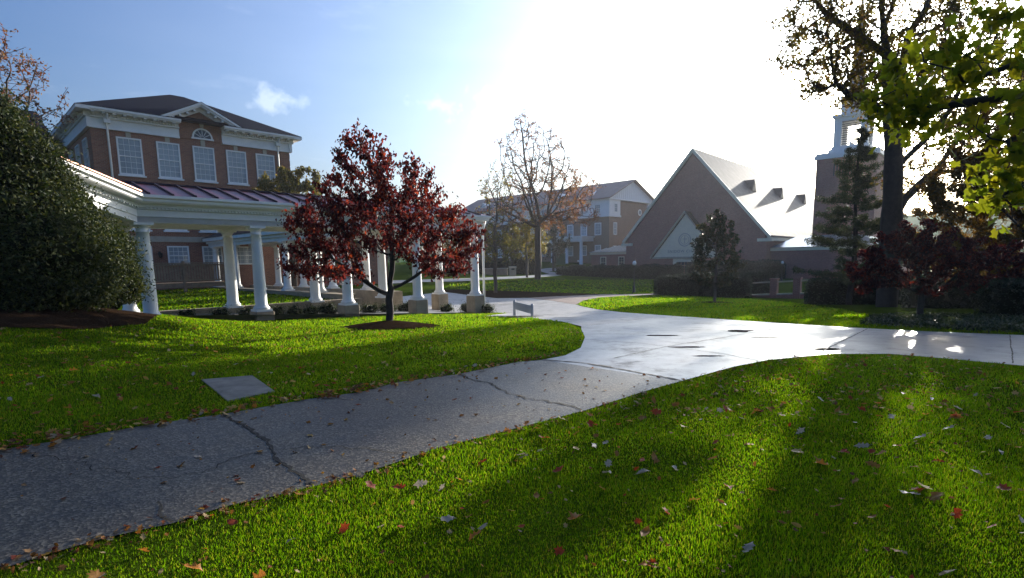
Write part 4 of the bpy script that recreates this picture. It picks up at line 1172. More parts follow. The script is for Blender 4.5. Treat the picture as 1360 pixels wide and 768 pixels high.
# leaf materials
LM = dict(
 red=leafmat('dogwood_leaf', [(.024, .005, .011), (.035, .006, .011), (.055, .008, .010), (.028, .006, .013), (.10, .020, .011)], .45, .5, 4.0, .12, glow=(1, .75, .4)),
 maroon=leafmat('dark_maroon_leaf', [(.026, .006, .011), (.04, .007, .011), (.022, .006, .012), (.10, .016, .012)], .38, .5, 3.0, .12),
 yew=leafmat('yew_leaf', [(.014, .026, .010), (.024, .040, .012), (.04, .056, .016), (.065, .075, .02)], .25, .6, 1.5, .15),
 hedge=leafmat('hedge_leaf', [(.012, .022, .012), (.018, .032, .015), (.026, .042, .018)], .22, .5, 1.4),
 box=leafmat('low_shrub_leaf', [(.016, .032, .012), (.03, .05, .016), (.055, .075, .024)], .3, .45, 1.4),
 orange=leafmat('orange_leaf', [(.18, .07, .025), (.24, .10, .03), (.13, .05, .025), (.20, .12, .035)], .5, .5, 1.7),
 rust=leafmat('rust_leaf', [(.10, .035, .02), (.15, .06, .025), (.07, .03, .022), (.12, .07, .03)], .5, .5, 1.7),
 yellow=leafmat('yellow_green_leaf', [(.12, .12, .02), (.17, .14, .02), (.08, .10, .02), (.22, .16, .025)], .5, .45, 1.6),
 olive=leafmat('olive_leaf', [(.035, .045, .012), (.06, .06, .014), (.10, .085, .016), (.045, .05, .014)], .4, .45, 1.6),
 dark=leafmat('dark_green_leaf', [(.018, .03, .012), (.03, .042, .014), (.05, .055, .018), (.07, .05, .02)], .35, .45, 1.5),
 pine=leafmat('pine_needle', [(.020, .034, .014), (.034, .048, .018), (.055, .062, .022)], .3, .5, 1.5),
 maple=leafmat('maple_leaf', [(.06, .085, .006), (.09, .11, .006), (.13, .13, .008), (.045, .07, .006)], .72, .45, 3.2, .15),
 shade=leafmat('shade_tree_leaf', [(.06, .06, .010), (.09, .085, .010), (.08, .045, .03), (.12, .10, .012), (.05, .035, .03)], .6, .5, 2.2, .1),
 brown=leafmat('brown_orange_leaf', [(.075, .045, .012), (.12, .065, .012), (.05, .045, .012), (.16, .085, .012)], .5, .5, 1.6, .1),
)

# ---- dogwood in the middle of the left lawn
b = np.array([*TREE0[:2], TREE0[2]+.1])
rg = np.random.default_rng(5)
at = np.r_[ell(640, (-.1, 0, 2.75), (2.75, 2.2, .85), .1, rg), ell(240, (-1.85, 0, 1.75), (1.15, 1.2, .7), 0, rg), ell(120, (1.5, -.2, 1.65), (1.0, .9, .5), 0, rg), ell(320, (-.1, 0, 3.65), (1.75, 1.5, .95), 0, rg),
           ell(120, (-.45, 0, 4.55), (.85, .7, .7), 0, rg), ell(45, (-.6, 0, 5.15), (.32, .3, .35), 0, rg), ell(60, (2.4, 0, 2.25), (.5, .6, .5), 0, rg), ell(60, (-.9, -.7, 1.4), (1.0, .6, .3), 0, rg)]
make_tree('dogwood_tree', 'small dark red autumn tree alone in a mulch ring on the left lawn', 'tree', b, at, [(0, 0, 0), (.05, 0, .35), (.02, .02, .7), (.12, .04, 1.0)], .105, .006, .16, .26, 1.7,
          LM['red'], 15500, .112, 'bark_dark', lw=.55, droop=(0, 0, -1.1), spread=.24, maxcnt=6, jit=.3, fold=.4)

# ---- big yew at the left
yb = np.array([-9.6, 12.0, TZ(-9.6, 12.0)-.1])
def yblob(px, py, Y, r):
    p = P(px, py, Y)-yb; return [*p, *r]
def ycl(px, py, Y, rx, rz, ry=None): return yblob(px, py, Y, (rx, ry or rx, rz))
bl = [ycl(-10, 215, 11.2, .85, .95), ycl(-5, 300, 11.0, 1.3, 1.3), ycl(-100, 240, 11.2, 1.5, 2.0), ycl(-22, 165, 11.3, .6, .6), ycl(32, 252, 11.4, .62, .75), ycl(-20, 360, 10.8, 1.5, .9), ycl(45, 330, 11.0, 1.1, 1.1),
      ycl(72, 290, 11.9, .62, .7), ycl(92, 340, 11.9, .8, .95), ycl(106, 312, 12.5, .5, .6), ycl(122, 345, 12.9, .58, .85), ycl(138, 345, 13.5, .5, .72), ycl(150, 378, 13.9, .5, .6), ycl(154, 350, 14.1, .36, .6), ycl(80, 378, 11.5, .9, .6), ycl(35, 382, 10.9, 1.0, .55),
      ycl(-60, 175, 11.3, .9, .7), ycl(15, 200, 11.3, .4, .42), ycl(52, 235, 11.6, .42, .5), ycl(70, 258, 12.0, .42, .5), ycl(90, 282, 12.4, .42, .5)]
extra = []
rg = np.random.default_rng(3)
for q in bl:
    for _ in range(9):
        u = rand_unit(1, rg)[0]; u[1] = -abs(u[1])*.8; u[0] = u[0] if u[0] < .2 else u[0]*.6
        c = np.array(q[:3])+u*np.array(q[3:])*.88; k = rg.uniform(.2, .42)
        extra.append([*c, k*1.1, k, k*.9])
surf_shrub('yew_bush', 'huge dark green yew bush on the mulched mound at the left edge', 'bush', yb, bl+extra, LM['yew'], 700, .082, clump=.3, core=.86, rough_n=1.6, lw=.42)

# ---- little shrubs in a row in front of the walkway
names_ = ['beside the white column at the bend', 'in the gap after the leftmost white column', 'just left of the second white column', 'just right of the second white column',
          'below the low concrete wall, left of the dogwood', 'under the left boughs of the dogwood', 'left of the third white column', 'behind the dogwood trunk',
          'right of the dogwood trunk', 'left of the fourth white column', 'by the fourth column plinth', 'at the foot of the last column with the downpipe, right side', 'at the foot of the last column, left side', 'between the fourth and the last column']
for (px, py, h), nm in zip([(249, 423, .28), (294, 423, .32), (331, 421.5, .34), (366, 420.5, .34), (391, 419.5, .34), (413, 418.5, .34), (437, 417.5, .4), (466, 417, .42), (492, 415.8, .34), (515, 415, .36), (540, 414, .4), (646, 416, .42), (621, 415.5, .4), (594, 414.5, .34)], names_):
    g = G(px, py)
    r1 = np.random.default_rng(int(px))
    bb = [[0, 0, h*.45, h*.95, h*.8, h*.5]]+[[*(ell(1, (0, 0, h*.5), (h*.8, h*.6, h*.35), .6, r1)[0]), h*.36, h*.34, h*.36] for _ in range(7)]
    surf_shrub('low_shrub', 'small low evergreen shrub '+nm, 'shrub', g, bb, LM['box'], 700, .05, 'low shrubs in a row before the covered walkway', clump=.16, core=.8)

# ---- hedges
gz = G(740, 372)
h0 = P(741, 371, 84)[:2]; h1 = P(906, 371, 75)[:2]
hedge('clipped_hedge', 'long low dark hedge along the front of the chapel, behind the lamp', h0, h1, 2.6, 2.0, LM['hedge'], 110, .16)
h2 = P(1040, 372, 74)[:2]; h1b = P(912, 372, 75)[:2]
hedge('clipped_hedge', 'dark hedge under the chapel wall between the entrance and the right lamp', h1b, h2, 3.0, 2.5, LM['hedge'], 110, .16)
a0 = G(871, 391.5)[:2]; a1 = G(958, 392)[:2]; a2 = G(1000, 394)[:2]
hedge('clipped_hedge', 'rounded clipped hedge to the left of the young dark tree', a0, P(962, 391, 45)[:2], 2.2, 1.75, LM['hedge'], 200, .12, zb=-1.4)
hedge('clipped_hedge', 'stout rounded clipped hedge right behind the young dark tree', P(950, 392, 43)[:2], P(996, 392, 42)[:2], 2.4, 1.95, LM['hedge'], 220, .12, zb=-1.45)
hedge('clipped_hedge', 'flat topped hedge rising behind the handrail, right of the young tree', P(988, 385, 49)[:2], P(1026, 385, 50)[:2], 2., 2.25, LM['hedge'], 200, .12, zb=-1.75)
q0 = P(1310, 425, 15.2)[:2]; q1 = P(1480, 425, 15.0)[:2]
hedge('clipped_hedge', 'very dark square hedge at the right edge beside the maroon tree', q0, q1, 1.6, 1.05, LM['hedge'], 500, .07, zb=-.12)
for i, (pxa, pxb, Y, h, lab) in enumerate([(556, 612, 82, 2.4, 'dark loose hedge beyond the far path behind the last columns'), (612, 676, 80, 2.2, 'dark hedge behind the low wall and the young tree'), (684, 712, 84, 3.0, 'dark hedge between the bin shelter and the big bare tree')]):
    hedge('dark_hedge', lab, P(pxa, 365, Y)[:2], P(pxb, 365, Y-2)[:2], 2.5, h, LM['dark'], 60, .2, wob=.12)

# ---- young dark tree before the chapel
b = G(949, 401.5); Yt = b[1]
sc = Yt/35
rg = np.random.default_rng(8)
prof = []
for i in range(560):
    t = rg.random()**.8; z = 1.0+t*4.9; r = 1.85*(1-((t-.25)/.78)**2 if t > .25 else .75+t)*.98
    a = rg.random()*2*pi; q = r*rg.random()**.5; prof.append((q*cos(a), q*sin(a), z))
make_tree('young_tree', 'young oval tree with dark leaves in a mulch ring before the chapel entrance', 'tree', b, np.array(prof)*sc, [(0, 0, 0), (.02, 0, .6), (0, 0, 1.2), (0.03, 0, 2.)], .09, .009, .2, .3, 1.6, LM['dark'], 9500, .16, 'bark_grey', spread=.22, bias=(0, 0, .35), maxcnt=5)

# ---- young half-bare tree in the mulch bed
b = G(658, 389.5); k_ = b[1]/44
rg = np.random.default_rng(12)
at = np.r_[ell(220, (-.2, 0, 5.2), (1.9, 1.6, 1.9), .1, rg), ell(200, (.3, 0, 7.8), (1.4, 1.3, 2.2), .1, rg), ell(150, (.2, 0, 3.4), (2.3, 1.8, 1.2), .2, rg)]*k_
make_tree('young_tree', 'half bare young tree with yellow green leaves in the dark mulch bed', 'tree', b, at, [(0, 0, 0), (.03, 0, .8), (-.03, 0, 1.6)], .14, .010, .24, .34, 2.2, LM['yellow'], 2300, .17, 'bark', spread=.3, maxcnt=4, bias=(0, 0, .4), twigs=2,
          leaf_filter=lambda p: np.where(p[:, 2] < 5.2*k_, 1., .22))
# ---- small yellow tree
b = G(700, 369.0); k_ = b[1]/66
at = np.r_[ell(260, (0, 0, 4.2), (3.0, 2.6, 2.3), .1), ell(120, (.6, 0, 6.2), (1.6, 1.6, 1.5), 0)]*k_
make_tree('small_tree', 'small yellow green tree by the far path, left of the big bare tree', 'tree', b, at, [(0, 0, 0), (0, 0, .9), (0, 0, 1.7)], .15, .014, .35, .5, 3, LM['yellow'], 3600, .26, 'bark_grey', spread=.45, maxcnt=6)
# ---- big bare tree
b = G(714, 371); k_ = b[1]/65
rg = np.random.default_rng(21)
at = np.r_[ell(420, (.2, 0, 9.5), (6.6, 5.5, 4.0), .15, rg), ell(300, (-.4, 0, 13.6), (4.2, 3.6, 3.6), .1, rg), ell(60, (-1.6, 0, 17.0), (1.3, 1.3, 1.4), 0, rg), ell(120, (3.8, 0, 7.2), (3.2, 3, 1.6), 0, rg), ell(70, (-4.0, 0, 7.5), (2.6, 2.5, 1.6), 0, rg)]*k_
make_tree('bare_tree', 'tall nearly bare autumn tree with thin orange leaves, in the middle of the far lawn', 'tree', b, at, [(0, 0, 0), (.1, 0, 2), (.05, 0, 4.2), (.1, 0, 6)], .36, .016, .42, .62, 4.5, LM['orange'], 8500, .2, 'bark', spread=.6, maxcnt=3, bias=(0, 0, .45), twigs=6,
          leaf_filter=lambda p: np.where((p[:, 0] > 1.*k_) & (p[:, 2] < 11*k_), 1.5, .5))
# ---- shrubs and small trees behind the last columns
for (px, py, Y, hh, lm, lab, bk) in [(607, 374, 62, 6.2, 'brown', 'short brown leaved tree behind the last column, on the far lawn', 'bark'), (566, 368, 88, 9, 'olive', 'olive tree far behind the walkway, left of the short brown tree', 'bark'), (640, 366, 92, 9.5, 'olive', 'broad olive tree beyond the far path behind the half bare young tree', 'bark'),
                                    (680, 364, 96, 8.5, 'brown', 'russet tree behind the bin shelter near the far building', 'bark'), (520, 368, 80, 8, 'dark', 'dark tree far behind the walkway, behind the dogwood', 'bark'), (735, 362, 92, 9, 'dark', 'dark evergreen tree at the foot of the far building, right of the big trunk', 'bark')]:
    g = P(px, py, Y); g[2] = TZ(g[0], g[1]); k_ = hh
    at = np.r_[ell(220, (0, 0, k_*.58), (k_*.38, k_*.34, k_*.36), .1), ell(80, (.2, 0, k_*.8), (k_*.2, k_*.2, k_*.18), 0)]
    make_tree('background_tree', lab, 'tree', g, at, [(0, 0, 0), (0, 0, k_*.1), (0, 0, k_*.22)], .02*k_+.03, .018, k_*.055, k_*.08, k_*.5, LM[lm], 3000, .34 if Y > 70 else .24, bk, spread=k_*.06, maxcnt=8)
# ---- trees by the hall
g = P(392, 385, 38.5); g[2] = TZ(g[0], g[1])
at = np.r_[ell(300, (0, 0, 6.0), (2.6, 2.2, 2.3), .1), ell(120, (.8, 0, 7.4), (1.5, 1.4, 1.2), 0), ell(100, (-1.2, 0, 6.9), (1.2, 1.2, 1.2), 0), ell(80, (2.0, 0, 5.6), (1.4, 1.3, 1.6), 0)]
make_tree('olive_tree', 'rounded olive and yellow tree behind the walkway roof beside the brick hall', 'tree', g, at, [(0, 0, 0), (0, 0, 1.5), (0, 0, 3.2)], .2, .016, .3, .42, 3, LM['yellow'], 22000, .19, 'bark', spread=.3, maxcnt=8)
g = P(445, 385, 36); g[2] = TZ(g[0], g[1])
at = ell(300, (0, 0, 3.3), (2.1, 1.9, 2.2), .1)
make_tree('dark_tree', 'dark green tree under and behind the walkway, left of the dogwood trunk', 'tree', g, at, [(0, 0, 0), (0, 0, .8), (0, 0, 1.6)], .12, .014, .25, .4, 3, LM['dark'], 4200, .18, 'bark', spread=.25, maxcnt=8)
g = P(-15, 330, 30); g[2] = TZ(g[0], g[1])
rg = np.random.default_rng(4)
at = np.r_[ell(420, (0, 0, 10.2), (4.6, 3.8, 3.0), .15, rg), ell(200, (.2, 0, 12.3), (2.8, 2.4, 2.3), .1, rg)]
make_tree('russet_tree', 'thin russet tree behind the yew, against the sky left of the hall roof', 'tree', g, at, [(0, 0, 0), (0, 0, 3), (.1, 0, 6.5)], .3, .014, .33, .48, 3.5, LM['rust'], 5200, .17, 'bark', spread=.35, maxcnt=4, twigs=1)

# ---- loose pine at the right, before the tower
g = P(1128, 402, 28); g[2] = TZ(g[0], g[1])
rg = np.random.default_rng(17)
pts = [np.array([0, 0, 0.])]; par = [-1]
H_ = 8.4
N_ = 46
for i in range(1, N_+1):
    z = H_*i/N_; pts.append(np.array([.12*sin(z*.8), .1*cos(z*.6), z])); par.append(i-1)
tuft = []
for i in range(7, N_+1):
    z = H_*i/N_; t = i/N_
    for _ in range(4 if t < .9 else 2):
        a = rg.random()*2*pi; L_ = (2.6*(1-t)**.95+.2)*rg.uniform(.4, 1.1)
        if t < .3: L_ *= .8+.4*rg.random()
        pr_ = i; n_ = max(3, int(L_/.2)); el = rg.uniform(-.05, .45)
        for s_ in range(1, n_+1):
            u = s_/n_; p = pts[i]+np.array([cos(a)*L_*u, sin(a)*L_*u, L_*u*(el-.45*u+.35*u*u)])
            pts.append(p); par.append(pr_); pr_ = len(pts)-1
            if u > .25: tuft.append(p)
            if u > .35 and rg.random() < .75:
                a2 = a+rg.choice([-1, 1])*rg.uniform(.5, 1.1); l2 = L_*.32*rg.uniform(.5, 1.2)
                q = p+np.array([cos(a2)*l2, sin(a2)*l2, .1*l2]); pts.append(q); par.append(pr_); tuft += [q, (p+q)/2, q+np.array([0, 0, .06])]
order = np.argsort([0]); 
root = thing('pine_tree', 'loose dark pine tree standing in front of the bell tower', 'tree', tuple(g))
V, Fc, cnt, rad = tree_tubes(np.array(pts), np.array(par), .14, .008, 6)
link('trunk', np_mesh('trunk', V, Fc, MAT['bark_dark'], True), root)
tuft = np.array(tuft)
tuft = tuft[rng.random(len(tuft)) < .88]
C = np.repeat(tuft, 34, 0); C = C+rand_unit(len(C))*rng.random(len(C))[:, None]**.5*.16
V, Fc = leaves(C, .13, .22, None, .1, up=(0, 0, .2))
link('crown', np_mesh('crown', V, Fc, LM['pine']), root)

# ---- big tree on the right
def limb(pts_, Y):
    if not hasattr(Y, '__len__'): Y = [Y]*len(pts_)
    return np.array([P(a, b_, y) for (a, b_), y in zip(pts_, Y)])
BY = 25.
bb = P(1180, 372, BY); bb[2] = TZ(bb[0], bb[1])
seeds = []
def add_limb(pl, parent, step=.45):
    d = np.r_[0, np.cumsum(np.linalg.norm(np.diff(pl, axis=0), axis=1))]
    last = parent
    for a in np.arange(step if parent >= 0 else 0, d[-1]+step*.5, step):
        p = np.array([np.interp(a, d, pl[:, k]) for k in range(3)])
        seeds.append((p-bb, last)); last = len(seeds)-1
    return last
def nearest(p): return int(np.argmin([np.linalg.norm(s[0]-(p-bb)) for s in seeds]))
trunk = np.r_[[bb], limb([(1183, 320), (1186, 250), (1187, 190), (1184, 158), (1181, 130), (1179, 80), (1173, 35), (1168, -25), (1172, -70)], [BY]*9)]
add_limb(trunk, -1)
for pl, Y in [([(1184, 158), (1166, 144), (1146, 136), (1128, 128), (1110, 110)], [25, 25, 24.7, 24.4, 24]),
              ([(1186, 165), (1194, 110), (1207, 45), (1230, 12), (1246, -40)], [25, 25, 25.2, 25.5, 26]),
              ([(1188, 232), (1198, 215), (1229, 186), (1256, 156), (1275, 118), (1300, 80)], [25, 25, 24.8, 24.6, 24.4, 24.2]),
              ([(1188, 290), (1200, 266), (1217, 249), (1247, 222), (1268, 190), (1292, 162), (1330, 140)], [25, 25, 25, 25.2, 25.3, 25.4, 25.5]),
              ([(1230, 238), (1255, 228), (1292, 226), (1340, 215)], [25.1, 25.3, 25.6, 26]),
              ([(1178, 75), (1160, 60), (1134, 44), (1100, 22), (1076, -8)], [25, 25.2, 25.6, 26, 26.4]),
              ([(1174, 40), (1186, 5), (1200, -40)], [25, 24.6, 24])]:
    pl = limb(pl, Y); add_limb(pl, nearest(pl[0]))
def pe(n, px, py, Y, rx, rz, ry=2.4): return ell(n, P(px, py, Y)-bb, (rx, ry, rz), .05)
at = np.r_[pe(210, 1112, 92, 24.4, 1.6, 1.4), pe(260, 1090, 40, 25.6, 2.1, 1.9), pe(230, 1180, 20, 25, 3.2, 2.6), pe(260, 1200, 110, 24.8, 1.8, 2.0), pe(200, 1265, 60, 25, 2.2, 2.4), pe(160, 1300, 130, 25, 1.8, 1.8), pe(120, 1240, 200, 25, 1.6, 1.0), pe(140, 1330, 200, 25.6, 1.8, 1.3), pe(240, 1190, -60, 25, 5, 2.4), pe(140, 1222, 245, 25, 1.1, .9),
            pe(90, 1140, 120, 24.4, .9, .8)]
big = make_tree('shade_tree', 'tall dark shade tree with forked limbs near the sun, right of the tower', 'tree', bb, at, None, .42, .016, .34, .5, 3.0, LM['shade'], 30000, .165, 'bark_dark', spread=.55, maxcnt=4, seeds=seeds, bias=(0, 0, .15), twigs=1, sides=8,
                leaf_filter=lambda p: np.where((p[:, 2] > 7.5) & (p[:, 2] < 12.5), 1.5, .8))

# ---- maroon maple by the sidewalk
b = G(1221, 424)
rg = np.random.default_rng(31)
at = np.r_[ell(480, (.1, .2, 1.65), (2.0, 1.7, .75), .1, rg), ell(170, (.0, .3, 2.3), (1.2, 1.0, .5), 0, rg), ell(220, (1.9, .4, 1.5), (1.5, 1.1, .7), 0, rg), ell(120, (-1.3, 0, 1.15), (.8, .7, .5), 0, rg), ell(80, (.6, 0, .9), (1.3, .8, .3), 0, rg), ell(200, (3.2, .7, 1.5), (1.3, 1.2, .75), 0, rg)]
make_tree('maroon_maple', 'low spreading maroon tree beside the sidewalk at the right', 'tree', b, at, [(0, 0, 0), (.0, 0, .3), (.02, 0, .5)], .085, .006, .15, .24, 1.4, LM['maroon'], 32000, .10, 'bark_dark', spread=.12, maxcnt=8, droop=(0, 0, -.4), jit=.35)
# ---- rust and gold tree at the right edge
for (pa, pb, Yh, hh, lab) in [(1072, 1200, 30, 1.5, 'dark loose hedge at the foot of the pine and the big tree'), (1205, 1420, 24, 1.5, 'dark loose hedge behind the maroon tree under the golden tree')]:
    hedge('dark_hedge', lab, P(pa, 395, Yh)[:2], P(pb, 395, Yh-1.5)[:2], 2.2, hh, LM['hedge'], 160, .12, wob=.14)
b = P(1392, 420, 20.5); b[2] = TZ(b[0], b[1])
rg = np.random.default_rng(33)
at = np.r_[ell(480, (-1.2, 0, 4.2), (3.8, 3.0, 2.6), .1, rg), ell(260, (-1.2, 0, 2.0), (3.8, 2.6, 1.3), .1, rg), ell(160, (-3.6, -.3, 4.4), (1.5, 1.4, 1.4), 0, rg), ell(160, (-1.7, 0, 6.3), (2.6, 2, 1.3), 0, rg)]
make_tree('golden_tree', 'bushy brown and gold tree behind the maroon tree at the right edge', 'tree', b, at, [(0, 0, 0), (-.1, 0, .7), (-.2, 0, 1.4)], .2, .012, .26, .38, 2.6, LM['brown'], 75000, .125, 'bark_dark', spread=.25, maxcnt=7)
# ---- maple boughs reaching in from the right
b = np.array([8.3, 6.2, TZ(8.3, 6.2)])
seeds = []
rg = np.random.default_rng(35)
bb_keep = bb; bb = b
add_limb(np.array([b, b+(0.05, 0, 1.4), b+(-.1, 0, 2.6), b+(-.2, .0, 4.0), b+(-.2, .1, 5.6), b+(0, .1, 7.2)]), -1, .3)
for tp in [(1280, 110, 5.9), (1200, 150, 6.1), (1330, 190, 5.6), (1350, 70, 5.8), (1330, 260, 5.7)]:
    e = P(*tp); s_ = b+np.array([-.1, 0, 2.4+(1.5 if tp[1] < 150 else .6)])
    add_limb(np.array([s_, s_*.5+e*.5+np.array([0, 0, .35]), e]), nearest(s_), .25)
at = np.r_[pe(200, 1290, 150, 6.0, .75, .34, .7), pe(130, 1210, 120, 6.2, .5, .26, .6), pe(150, 1345, 110, 5.8, .5, .45, .7), pe(110, 1335, 215, 5.6, .3, .35, .6), pe(90, 1345, 275, 5.6, .22, .25, .5), pe(80, 1240, 70, 6.3, .45, .2, .6), pe(70, 1180, 150, 6.2, .28, .25, .5),
           ell(500, (0, .6, 6.0), (3.0, 2.8, 2.4), .1, rg)+0]
make_tree('maple_tree', 'green and yellow maple whose leafy boughs hang in from the upper right corner', 'tree', b, at, None, .24, .006, .17, .24, 1.6, LM['maple'], 9000, .12, 'bark_dark', spread=.3, maxcnt=5, seeds=seeds, droop=(0, 0, -.7), lobes=5, lw=.5, fold=.18)
bb = bb_keep

# ---- ground cover under the maroon tree
gc = np.array(Gl([(1140, 433), (1240, 439), (1360, 444.5), (1500, 452), (1500, 428), (1330, 424), (1220, 421), (1160, 424)]))
lo, hi = gc.min(0), gc.max(0)
q = lo+(hi-lo)*rng.random((26000, 2)); q = q[inside(gc, q[:, 0], q[:, 1])]
q = q[rng.random(len(q)) < .25+.75*np.clip((q[:, 0]-8.5)/1.5, 0, 1)]
C = np.c_[q, TZ(q[:, 0], q[:, 1])+.02+.14*rng.random(len(q))]
V, Fc = leaves(C, .075, .6, None, .2, up=(0, 0, 1.2))
tag(link('ground_cover', np_mesh('ground_cover', V, Fc, LM['box'])), 'low leafy ground cover under the maroon tree along the sidewalk', 'ground cover', kind='stuff')

# ---- far woods on the horizon
A_ = rng.uniform(radians(-60), radians(72), 260); R_ = rng.uniform(150, 175, 260)
C = np.c_[R_*np.sin(A_), R_*np.cos(A_), rng.uniform(1, 7, 260)]
C = np.repeat(C, 60, 0)+rng.normal(0, 1, (260*60, 3))*np.array([3, 2, 2.0])
C = C[C[:, 2] > -1]
V, Fc = leaves(C, 1.1, .7, None, .2)
tag(link('distant_woods', np_mesh('distant_woods', V, Fc, LM['dark'])), 'distant line of dark woods along the horizon', 'woods', kind='stuff')

# ------------------------------------------------------------------ small things
def lamp(g, h, lab):
    t = thing('lamp_post', lab, 'lamp post', tuple(g), 0, 'black lamp posts with white globes')
    k = h/3.
    m = MB(); m.lathe([(.17*k, 0), (.17*k, .12*k), (.13*k, .16*k), (.11*k, .55*k), (.08*k, .62*k), (.055*k, .8*k), (.045*k, 2.35*k), (.09*k, 2.42*k), (.11*k, 2.5*k), (.05*k, 2.52*k)], n=14); m.build('post', MAT['black'], t)
    m = MB(); m.lathe([(.10*k, 2.52*k), (.17*k, 2.60*k), (.19*k, 2.7*k), (.15*k, 2.84*k), (.08*k, 2.92*k)], n=16); m.build('globe', MAT['globe'], t)
    m = MB(); m.lathe([(.09*k, 2.921*k), (.06*k, 2.96*k), (.02*k, 3.0*k), (.012*k, 3.06*k)], n=12); m.build('finial', MAT['black'], t)
g = G(842, 389.3); lamp(g, 42.5/741*g[1]*1.02, 'black lamp post with white globe on the lawn edge before the chapel porch')
g = P(1038, 372, 66); g[2] = TZ(g[0], g[1]); top = P(1040, 346, 66)[2]; lamp(g, top-g[2], 'black lamp post with white globe by the low right wing of the chapel')
g = P(768, 357, 95); g[2] = TZ(g[0], g[1])
t = thing('path_light', 'tiny bollard light by the far path before the far building', 'path light', tuple(g)); m = MB(); m.lathe([(.12, 0), (.1, 1.0), (.16, 1.05), (.2, 1.2), (.05, 1.4)], n=10); m.build('post', MAT['black'], t)
m = MB(); m.lathe([(.17, 1.41), (.2, 1.55), (.1, 1.7)], n=10); m.build('globe', MAT['globe'], t)
# low sign
g0, g1 = G(683.5, 419.5), G(707, 422.0)
dirn = (g1-g0)[:2]; Ls = np.linalg.norm(dirn); k_ = g0[1]/741
sg_ = thing('low_sign', 'low grey sign board between two round topped posts at the tip of the left lawn', 'sign', tuple(g0), atan2(dirn[1], dirn[0]))
hs = 21.5*k_
for x in (0, Ls):
    m = MB(); m.lathe([(.058, -.1), (.058, hs-.06), (.052, hs-.03), (.03, hs-.005), (.005, hs)], x, 0, 0, 14); m.build('post', MAT['grey_sign'], sg_)
m = MB(); m.cbox(.05, Ls-.05, -.022, .022, hs*.42, hs*.88, .01); m.build('board', MAT['grey_sign'], sg_)
# concrete cover in the lawn
c4 = [G(*p) for p in [(268, 505.5), (335, 500), (365, 521), (303, 534)]]
m = MB(); cc = np.mean(c4, 0)
top = [(*(p[:2]-cc[:2]), TZ(p[0], p[1])-cc[2]+.016) for p in c4]; bot = [(a, b_, c-.2) for a, b_, c in top]
m.add(bot+top, [(0, 1, 2, 3), (4, 5, 6, 7)]+[(i, (i+1) % 4, 4+(i+1) % 4, 4+i) for i in range(4)])
pd = m.build('concrete_cover', simple('pale_slab', (.13, .125, .11), .8, .45, 3.5, bumps=.6), None, tuple(cc)); tag(pd, 'flat grey concrete slab set in the grass beside the path', 'slab')
# brick ramp wall with posts and handrails
wp0, wp1 = P(985, 390, 43.5), P(1100, 390, 39.5)
rwv = (wp1-wp0)[:2]; Lr = np.linalg.norm(rwv)
zt = -1.0
rmp = thing('ramp_wall', 'low brick ramp wall with stone coping, brick posts and pale handrails right of the hedges', 'wall', (wp0[0], wp0[1], 0), atan2(rwv[1], rwv[0]))
zc0 = EYE-(392-342)/741*43.5; zc1 = zc0+.35
def zl(x): return zc0+(zc1-zc0)*x/Lr
m = MB(); m.prism([(0, -3), (Lr, -3), (Lr, zc1), (0, zc0)], -.15, .15, 'y'); m.build('wall_body', MAT['brick_chapel'], rmp)
m = MB(); m.prism([(0, zc0+.001), (Lr, zc1+.001), (Lr, zc1+.1), (0, zc0+.1)], -.2, .2, 'y'); m.build('coping', MAT['stone'], rmp)
for px in (1030.5, 1061, 1092):
    u = (px-985)/(1100-985); x = Lr*u
    m = MB(); m.box(x-.24, x+.24, -.24, .24, -3, zl(x)+1.15); m.box(x-.28, x+.28, -.28, .28, zl(x)+1.151, zl(x)+1.24); m.build('post', MAT['brick_chapel'], rmp)
m = MB(); m.tube([(0, 0, zl(0)+.95), (Lr, 0, zl(Lr)+.98)], .05, 8); m.build('handrail', MAT['stone'], rmp)
# low wall and bin shelter across the far path
a, b_ = P(642, 368, 76), P(674, 368, 75)
lowall = thing('low_wall', 'pale low stone wall beyond the far path, behind the half bare young tree', 'wall', (a[0], a[1], TZ(a[0], a[1])), atan2(b_[1]-a[1], b_[0]-a[0]))
L_ = np.linalg.norm((b_-a)[:2]); m = MB(); m.box(0, L_, -.2, .2, -.5, .75); m.build('wall_body', MAT['conc'], lowall); m = MB(); m.box(-.05, L_+.05, -.26, .26, .751, .85); m.build('coping', MAT['stone'], lowall)
a = P(681, 368, 74)
bn = thing('litter_bin', 'square tan litter bin shelter by the far path', 'bin', (a[0], a[1], TZ(a[0], a[1])), .1)
m = MB(); m.cbox(-.42, .42, -.42, .42, 0, 1.05, .04); m.build('bin_body', MAT['stone'], bn); m = MB(); m.cbox(-.48, .48, -.48, .48, 1.06, 1.2, .05); m.build('lid', MAT['cream'], bn); m = MB(); m.box(-.2, .2, -.425, -.40, .75, .95); m.build('opening', MAT['black'], bn)
# green banner on a pole before the far building
a = P(745, 352, 96); a[2] = TZ(a[0], a[1])
bnr = thing('banner_sign', 'green sign panel on a thin pole before the portico of the far building', 'sign', tuple(a), .2)
m = MB(); m.tube([(-.9, 0, 0), (-.9, 0, 3.7)], .06, 8); m.build('pole', MAT['black'], bnr)
m = MB(); m.box(-.8, .8, -.04, .04, .8, 2.7); m.build('panel', simple('green_panel', (.03, .10, .04), .5, .1), bnr)

